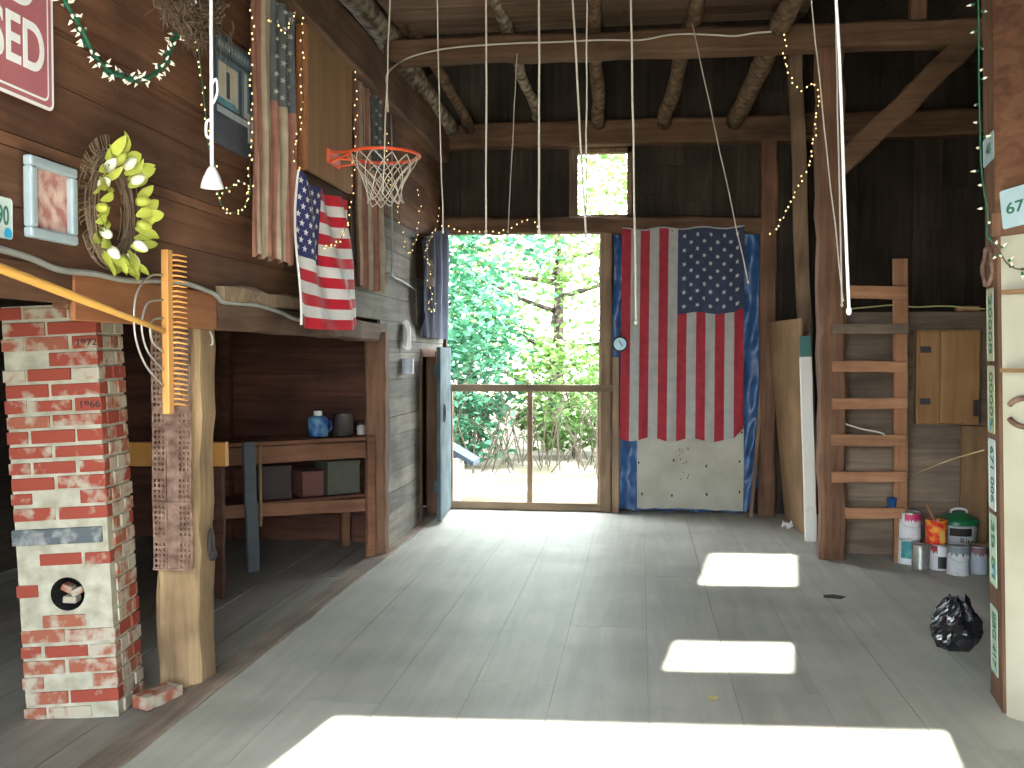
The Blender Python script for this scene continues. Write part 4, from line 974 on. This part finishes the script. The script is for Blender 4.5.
lights('green cord of pointed lights down the plate post', [ony(u, v, 4.44) for u, v in ((978,-10),(979,30),(979,70),(980,120),(981,160),(984,190),(988,215),(987,235),(994,243))], 15, M_bulbw, M_green, pointed=True, wr=.004)
lights('string of clear lights swagged across the cream boarding', [onw(u, v, .06) for u, v in ((994,244),(1000,252),(1006,262),(1014,268),(1026,270))], 9, M_bulbw, M_brownw, pointed=True, wr=.003)

# pull cord with bell
c = ony(212, 188, 3.6)
pc = thing('pull_cord', 'white pull cord ending in a white bell shaped handle', 'pull cord', (c.x, 3.6, c.z))
tp = ony(211, 0, 3.6)-V3((c.x, 3.6, c.z)); tp = tp*((4.05-c.z)/tp.z)
m = MB(); m.tube([(0,0,.08), tp*.25, tp], .0075, 7); m.tube(spline([(0,0,.4),(.02,0,.43),(.026,0,.38),(.012,0,.34),(0,0,.33)],4), .005, 6); m.tube(spline([(0,0,.27),(-.02,0,.26),(-.022,0,.21),(-.006,0,.2),(0,0,.23)],4), .006, 6); m.build('cord', M_ropew, pc, smooth=True)
m = MB(); m.lathe([(0,.085),(.012,.083),(.02,.07),(.034,.04),(.043,.01),(.045,0),(.04,.002),(.03,.035),(0,.06)], seg=24); m.build('bell', M_ropew, pc, smooth=True)

# ropes
def rope(label, a, b, Y, r=.006, ztop=4.06, mat=M_rope, knot=True, zfree=False):
    A, B = ony(a[0], a[1], Y), ony(b[0], b[1], Y); D = A-B
    T = B+D*((ztop-B.z)/D.z); r *= .8
    t = thing('hanging_rope', label, 'rope', B, group='ropes hanging from the beams')
    m = MB(); n = 10; m.tube([(T-B)*(k/n)+V3((R(-.003,.003), R(-.003,.003), 0))*(0 if k in (0,n) else 1) for k in range(n+1)], r, 7); m.build('rope', mat, t, smooth=True)
    if knot:
        m = MB(); m.ball((0,0,0), (r*1.7,r*1.7,r*2.6), 8, 6); m.build('knot', mat, t, smooth=True)
rope('cord hanging in front of the basketball net', (390,0), (383,190), 5.7, .006)
rope('rope hanging just left of the rear doorway', (437,0), (443,232), 5.72, .005)
rope('rope at the left of the rear doorway, right of the door edge', (486,0), (486,232), 5.7, .007)
rope('thin cord hanging from a log joist between two thicker ropes', (517,57), (508,232), 7.66, .005, 4.04)
rope('pale rope hanging before the middle of the rear doorway', (539,0), (539,232), 5.7, .0085)
rope('rope slanting past the left side of the small window', (573,0), (586,236), 5.7, .008)
rope('thin rope hanging straight before the small window', (587,0), (586,215), 5.72, .006)
rope('long rope hanging over the left stripes of the big flag', (631,0), (636,322), 5.7, .008)
rope('slanting cord with a knot over the stars of the big flag', (691,18), (748,282), 7.6, .006, 4.2)
rope('thin cord slanting in front of the ladder post', (811,0), (843,300), 5.7, .005)
rope('second cord close to the thick white rope', (835.5,0), (842,305), 5.7, .006)
rope('thick white rope ending above the ladder rungs', (836.5,0), (849,311), 3.6, .0075, 4.06, M_ropew)
# cable along tie beam
pts = [onx(388, 112, -1.94), onx(387, 88, -1.94), onx(388, 73, -1.92), ony(402, 61, 7.62)]+[ony(u, v, 7.66) for u, v in ((420,54),(450,48),(485,45),(520,43),(560,42),(600,40),(640,40),(668,35),(690,34),(715,35),(735,36),(755,33),(775,31),(788,25),(795,18))]
m = MB(); m.tube(spline(pts, 5), .0075, 7); tag(m.build('beam_cable', M_rope, smooth=True), 'pale cable looped along the front of the tie beam', 'cable')
m = MB(); m.tube(spline([lx(u, v, .05) for u, v in ((391,112),(392,150),(392,200),(392,260),(392,275),(404,282),(416,290))], 5), .008, 6); tag(m.build('wall_cable', M_conduit, smooth=True), 'grey cable running down the left wall beside the far flag', 'cable')

# ================================================================ CHIMNEY
CA = math.radians(9); ch_b = onz(120, 717)
CH = thing('brick_chimney', 'whitewashed red brick chimney with a stovepipe hole', 'chimney', (ch_b.x, ch_b.y, 0), CA); CH.rotation_euler = (0, -.048, CA)
CW, CD, CHh = .42, .3, 1.84     # local: x from -CW to 0, y from 0 to CD
hc = (-.2, .56); HR = .075
def cham_lean(z): return 0
m = MB()
# core with a round hole in its front
nh = 24; ring_o = []
for k in range(nh):
    a = 2*math.pi*k/nh; dx_, dz_ = math.cos(a), math.sin(a)
    s = min(((CW-.008+hc[0]) if dx_ < 0 else -hc[0]-.008)/max(1e-6, abs(dx_)), (.3)/max(1e-6, abs(dz_)))
    ring_o.append((hc[0]+dx_*s, .008, hc[1]+dz_*s))
ri = [(hc[0]+HR*math.cos(2*math.pi*k/nh), .008, hc[1]+HR*math.sin(2*math.pi*k/nh)) for k in range(nh)]
rb_ = [(p[0], .16, p[2]) for p in ri]
m.add(ring_o+ri+rb_, [(k, (k+1)%nh, nh+(k+1)%nh, nh+k) for k in range(nh)])
x0, x1 = -CW+.008, -.008; y0, y1 = .008, CD-.008
def q4(a, b, c, d, mi=0): m.add([a, b, c, d], [(0,1,2,3)], mi)
q4((x0,y0,0),(x1,y0,0),(x1,y0,hc[1]-.3),(x0,y0,hc[1]-.3)); q4((x0,y0,hc[1]+.3),(x1,y0,hc[1]+.3),(x1,y0,CHh),(x0,y0,CHh))
# corners of the ring panel left open by the radial fan
for sx_ in (x0, x1):
    for sz in (-.3, .3):
        cand = sorted(ring_o, key=lambda p: (p[0]-sx_)**2+(p[2]-hc[1]-sz)**2)[:2]
        m.add([cand[0], cand[1], (sx_, y0, hc[1]+sz)], [(0,1,2)])
q4((x1,y0,0),(x1,y1,0),(x1,y1,CHh),(x1,y0,CHh)); q4((x0,y0,0),(x0,y1,0),(x0,y1,CHh),(x0,y0,CHh)); q4((x0,y1,0),(x1,y1,0),(x1,y1,CHh),(x0,y1,CHh)); q4((x0,y0,CHh),(x1,y0,CHh),(x1,y1,CHh),(x0,y1,CHh))
m.build('mortar_core', M_mortar, CH)
m = MB(); m.add(ri+rb_, [(k, (k+1)%nh, nh+(k+1)%nh, nh+k) for k in range(nh)]); m.add(rb_, [tuple(range(nh))])
fl = m.build('stovepipe_hole', M_black, CH)
m = MB()
for (x, z, s, r_) in ((-.22,.575,.05,.5), (-.175,.56,.055,-.4), (-.21,.525,.06,.1)): m.box((x,.07,z),(s,.06,.03), mat=Matrix.Rotation(r_,3,'Y'))
m.build('broken_brick', M_brick2, fl, bevel=.005)
m = MB(); rnd = random.Random(12); ncs = 27; chh = CHh/ncs
yrs = {}
for i in range(ncs):
    z = (i+.5)*chh; bh = chh-.012
    off = .0 if i % 2 else .1
    # front face
    x = -CW-off+.0
    while x < -.01:
        wk = .2 if x+.2 < -.06 else .27
        a = max(x+.006+rnd.uniform(-.003,.004), -CW); b2 = min(x+wk-.006+rnd.uniform(-.005,.003), 0); x += wk
        if b2-a < .03: continue
        cx = (a+b2)/2
        if max(a-hc[0], hc[0]-b2, 0)**2+max(abs(z-hc[1])-bh/2, 0)**2 < (HR+.012)**2: continue
        lint = .78 < z < .86
        plast = .42 < z < .78 and rnd.random() < (.5 if abs(cx-hc[0]) < .16 else .2)
        if plast or lint or (rnd.random() < .1 and i not in (20, 24)): continue
        mi = 1 if rnd.random() < .26+.45*(z < .45) else 0
        j = rnd.uniform(-.003,.003)
        m.box((cx, .03+j, z+rnd.uniform(-.002,.002)), (b2-a, .06, bh+rnd.uniform(-.009,.004)), rnd.uniform(-.01,.01), mi)
        if i in (20, 24) and cx > -.22 and cx < -.05: yrs[i] = (cx, j, z)
    # right face
    y = -.0-off*.5
    while y < CD-.01:
        a = max(y+.006, .066 if off else .066); b2 = min(y+.1+ (.1 if i % 3 else 0)-.006, CD); y = b2+.006
        if b2-a < .025: continue
        m.box((-.03+rnd.uniform(-.003,.003), (a+b2)/2, z), (.06, b2-a, bh), rnd.uniform(-.01,.01), 1 if rnd.random() < .85 else 0)
    # left face
    for a, b2 in ((.066,.17),(.182,.3)): m.box((-CW+.03, (a+b2)/2, z), (.06, b2-a, bh), 0, 1)
m.build('bricks', [M_brick, M_brick2], CH, bevel=.003)
m = MB(); m.span((-CW-.004,-.006,.785),(-.03,.03,.855)); m.build('lintel_strip', M_slate, CH, bevel=.004)
for i, s in ((20, '1966'), (24, '1972')):
    if i in yrs:
        cx, j, z = yrs[i]; text(s, M_inkb, CH, (cx+.012, j-.0025, z), (1,0,0), (0,0,1), hei=.03, wid=.085, off=.01)
# loose brick at foot
c = onz(145, 709)
lb = MB(); lb.box((0,0,.03),(.1,.21,.06), m=0); o = lb.build('loose_brick', M_brick2, bevel=.006); o.location = (c.x+.02, c.y+.08, .002); o.rotation_euler = (0,0,-.35); tag(o, 'loose pale brick on the floor between the chimney and the post', 'brick')

# perforated iron strips on the pale post
a, b_ = ony(151, 330, 4.24), ony(193, 571, 4.24)
pi_ = thing('perforated_iron', 'rusty perforated iron sheet nailed to the pale post', 'iron sheet', (a.x, 4.25, b_.z)); PW, PH = b_.x-a.x, a.z-b_.z
def strip(xa, xb, cols, rows):
    m = MB()
    nu, nv = cols*2+1, rows*2+1
    m.sheet(lambda s, t: (xa+(xb-xa)*s, -.012+.004*math.sin(t*13), PH*t), nu, nv, skip=lambda i, j: i % 2 == 1 and j % 2 == 1 and (j % 24 != 11))
    return m
strip(0, PW*.36, 3, 44).build('perforated_strip', M_rust, pi_, solid=.003)
strip(PW*.64, PW, 3, 44).build('perforated_strip', M_rust, pi_, solid=.003)
m = MB(); m.span((PW*.36, -.009, 0), (PW*.64, -.005, PH*.97)); m.build('middle_web', M_rust, pi_)
for zz in (.0, .28, .6): m = MB(); m.span((0,-.018,PH*zz),(PW,-.013,PH*zz+.008)); m.build('cross_wire', M_rust, pi_)
# dark latch on post
c = ony(205, 546, 4.38)
m = MB(); m.ball((0,0,0), (.012,.035,.085), 8, 8); m.ball((.012,0,-.05),(.012,.03,.03),8,6); o = m.build('iron_latch', M_iron); o.location = (-2.092, 4.42, c.z); tag(o, 'dark iron latch on the side of the pale post', 'latch')
c = ony(213, 341, 4.38)
m = MB(); m.tube(spline([(0,0,.05),(.012,0,.02),(.014,0,-.012),(.002,0,-.02),(-.012,0,-.005)],4), .005, 6); o = m.build('wall_hook', M_wire, smooth=True); o.location = (-2.09, 4.42, c.z); tag(o, 'small wire hook near the top of the pale post', 'hook')

# hay rake
HX = -2.0
T0, T1 = onx(167, 250, HX), onx(168, 414, HX); hy = (T0.y+T1.y)/2
rk = thing('hay_rake', 'wooden hay rake hung on the post with its handle across the chimney', 'rake', (HX, hy, T1.z)); RL = T0.z-T1.z
O_ = V3((HX, hy, T1.z))
m = MB(); m.span((-.016,-.022,0),(.016,.022,RL)); m.build('rake_head', W_yelz, rk, bevel=.004)
m = MB()
for k in range(30):
    z = .04+(RL-.06)*k/29; m.tube([(0,.02,z),(.03,.03,z+.002),(.07,.04,z-.006)], [.0055,.005,.0028], 6)
m.build('tine', W_yelz, rk, smooth=True)
h0 = onx(164, 331, HX)-O_; h1 = onx(0, 268, HX)-O_; h1 = h0+(h1-h0)*1.5
m = MB(); m.tube([h0+(h1-h0)*(k/8)+V3((-.0,0,0)) for k in range(9)], [.011,.012,.014,.016,.017,.017,.017,.017,.016], 10); m.build('handle', W_yel, rk, smooth=True)
for pts in (((163,275),(150,276),(138,290),(134,312),(136,340),(146,366),(163,386)), ((163,300),(149,302),(143,315),(142,332),(148,352),(163,370)), ((163,318),(153,320),(150,330),(153,343),(163,352))):
    m = MB(); m.tube(spline([onx(u, v, HX)-O_ for u, v in pts], 5), .0045, 6); m.build('wire_bow', M_wire, rk, smooth=True)

# ================================================================ AISLE: WORKBENCH
p, q = onz(252, 570), onz(369, 556); bd = (q-p); bl = bd.length; ba = math.atan2(bd.y, bd.x)
wbn = thing('workbench', 'rough reddish workbench with a blue grey front leg', 'workbench', p, ba); bz = .97
m = MB(); boards(m, (-.45, -.03, bz-.035), (1,0,0), (0,1,0), (0,0,1), bl+.5, .58, .2, th=.03, gap=.004, jit=.002); m.build('benchtop', W_bench, wbn)
m = MB(); m.beam((-.43,0,bz-.11), (bl,0,bz-.11), .04, .13, .003, 8); m.build('front_apron', W_bench, wbn)
m = MB(); m.beam((-.43,0,.46), (bl,0,.42), .04, .1, .003, 8); m.build('lower_rail', W_bench, wbn)
m = MB(); boards(m, (-.42, .02, .48), (1,0,0), (0,1,0), (0,0,1), bl+.42, .5, .25, th=.02); m.build('lower_shelf', W_aisle, wbn)
m = MB(); m.beam((0,-.04,0), (-.03,-.04,bz), .09, .05, .003, 8, up=(0,1,0)); m.build('leg', M_blueleg, wbn)['label'] = 'blue grey painted front leg'
m = MB(); m.beam((.06,-.03,.33), (.06,-.03,bz-.03), .02, .03, .002, 5, up=(0,1,0)); m.build('cleat', W_pale, wbn)
m = MB(); m.beam((bl,-.03,0), (bl,-.03,bz), .07, .05, .003, 8, up=(0,1,0)); m.build('leg', W_bench, wbn)
for x in (-.4, bl): m = MB(); m.beam((x,.5,0), (x,.5,bz-.04), .07, .07, .003, 8); m.build('leg', W_bench, wbn)
BM = wbn.matrix_basis if False else (Matrix.Translation(p)@Matrix.Rotation(ba, 4, 'Z'))
def onb(u, yl, z): # bench-local point at picture column u
    best = min(((abs((u-512)-FPX*((BM@V3((x,yl,z))-V3((0,0,EYE))).dot(_rt))/((BM@V3((x,yl,z))-V3((0,0,EYE))).dot(_fw))), x) for x in [i*.005-.7 for i in range(360)]))
    return BM@V3((best[1], yl, z))
c = onb(318, .12, bz)
jg = thing('jug', 'blue labelled jug with a white cap on the workbench', 'jug', c, ba)
m = MB(); m.lathe([(0,0),(.07,0),(.078,.008),(.08,.02),(.08,.13),(.072,.15),(.045,.165),(.03,.17),(.03,.19)], seg=28); m.build('jug_body', M_bluejug, jg, smooth=True)
m = MB(); m.lathe([(.034,.168),(.034,.2),(.03,.204),(0,.204)], seg=20); m.build('cap', M_white, jg, smooth=True)
m = MB(); m.tube(spline([(.075,0,.12),(.105,0,.11),(.108,0,.06),(.08,0,.035)],5), .009, 7); m.build('handle', M_bluejug, jg, smooth=True)
c = onb(343, .12, bz)
pt = thing('cooking_pot', 'dull metal pot beside the blue jug on the workbench', 'pot', c, ba)
m = MB(); m.lathe([(0,0),(.072,0),(.08,.01),(.083,.17),(.088,.174),(.084,.176),(.079,.17),(.076,.012),(0,.012)], seg=30); m.build('pot_body', plain('dark steel', (.2,.19,.17), .3, .8), pt, smooth=True)
c = onb(361, .1, bz)
jr = thing('small_jar', 'small jar at the right end of the workbench', 'jar', c, ba)
m = MB(); m.lathe([(0,0),(.03,0),(.033,.006),(.033,.07),(.026,.08),(.026,.085)], seg=20); m.build('jar_body', plain('clouded glass', (.35,.33,.31), .2), jr, smooth=True)
m = MB(); m.lathe([(.028,.082),(.029,.1),(0,.102)], seg=20); m.build('lid', M_iron, jr, smooth=True)
# stuff on lower shelf
def shelfbox(label, u0, u1, yl, dep, h, mat, name='storage_box'):
    a, b2 = onb(u0, yl, .5), onb(u1, yl, .5); t = thing(name, label, 'box', (a+b2)/2, ba); L_ = (b2-a).length
    m = MB(); th_w = .008
    m.span((-L_/2,0,.001),(L_/2,dep,.012)); m.span((-L_/2,0,.001),(L_/2,th_w,h)); m.span((-L_/2,dep-th_w,.001),(L_/2,dep,h)); m.span((-L_/2,0,.001),(-L_/2+th_w,dep,h)); m.span((L_/2-th_w,0,.001),(L_/2,dep,h)); m.build('box_body', mat, t, bevel=.002)
    m = MB(); m.span((-L_/2-.004,-.004,h-.02),(L_/2+.004,dep+.004,h)); m.build('lid', mat, t, bevel=.003)
shelfbox('dark purple brown box on the left of the workbench shelf', 258, 292, .1, .3, .26, plain('purple brown card', (.05,.035,.035), .8))
shelfbox('reddish box in the middle of the workbench shelf', 302, 324, .1, .28, .2, plain('red card', (.13,.05,.04), .8))
shelfbox('grey green box on the right of the workbench shelf', 328, 360, .1, .3, .27, plain('grey green card', (.075,.075,.055), .8))
# plank end behind the pale post
a, b_ = ony(140, 454, 5.9), ony(227, 454, 5.9)
m = MB(); m.beam((a.x-.3, 5.9, a.z), (b_.x, 5.9, b_.z), .05, .16, .003, 6); pl2 = m.build('side_plank', W_yelz); tag(pl2, 'yellowish plank fixed level behind the pale post', 'plank')
m = MB(); m.beam((a.x-.2, 5.94, 0), (a.x-.2, 5.94, a.z), .06, .05, .003, 6); m.build('support', W_aisle, pl2); m = MB(); m.beam((b_.x-.08, 5.955, 0), (b_.x-.08, 5.955, a.z+.06), .06, .05, .003, 6); m.build('support', W_aisle, pl2)
p = ony(226, 400, 7.88)
m = MB(); m.beam((p.x, 7.89, 0), (p.x, 7.89, 2.28), .1, .08, .004, 8); struct(m.build('wall_stud', W_aisle), 'upright stud on the aisle end wall left of the workbench', 'stud')
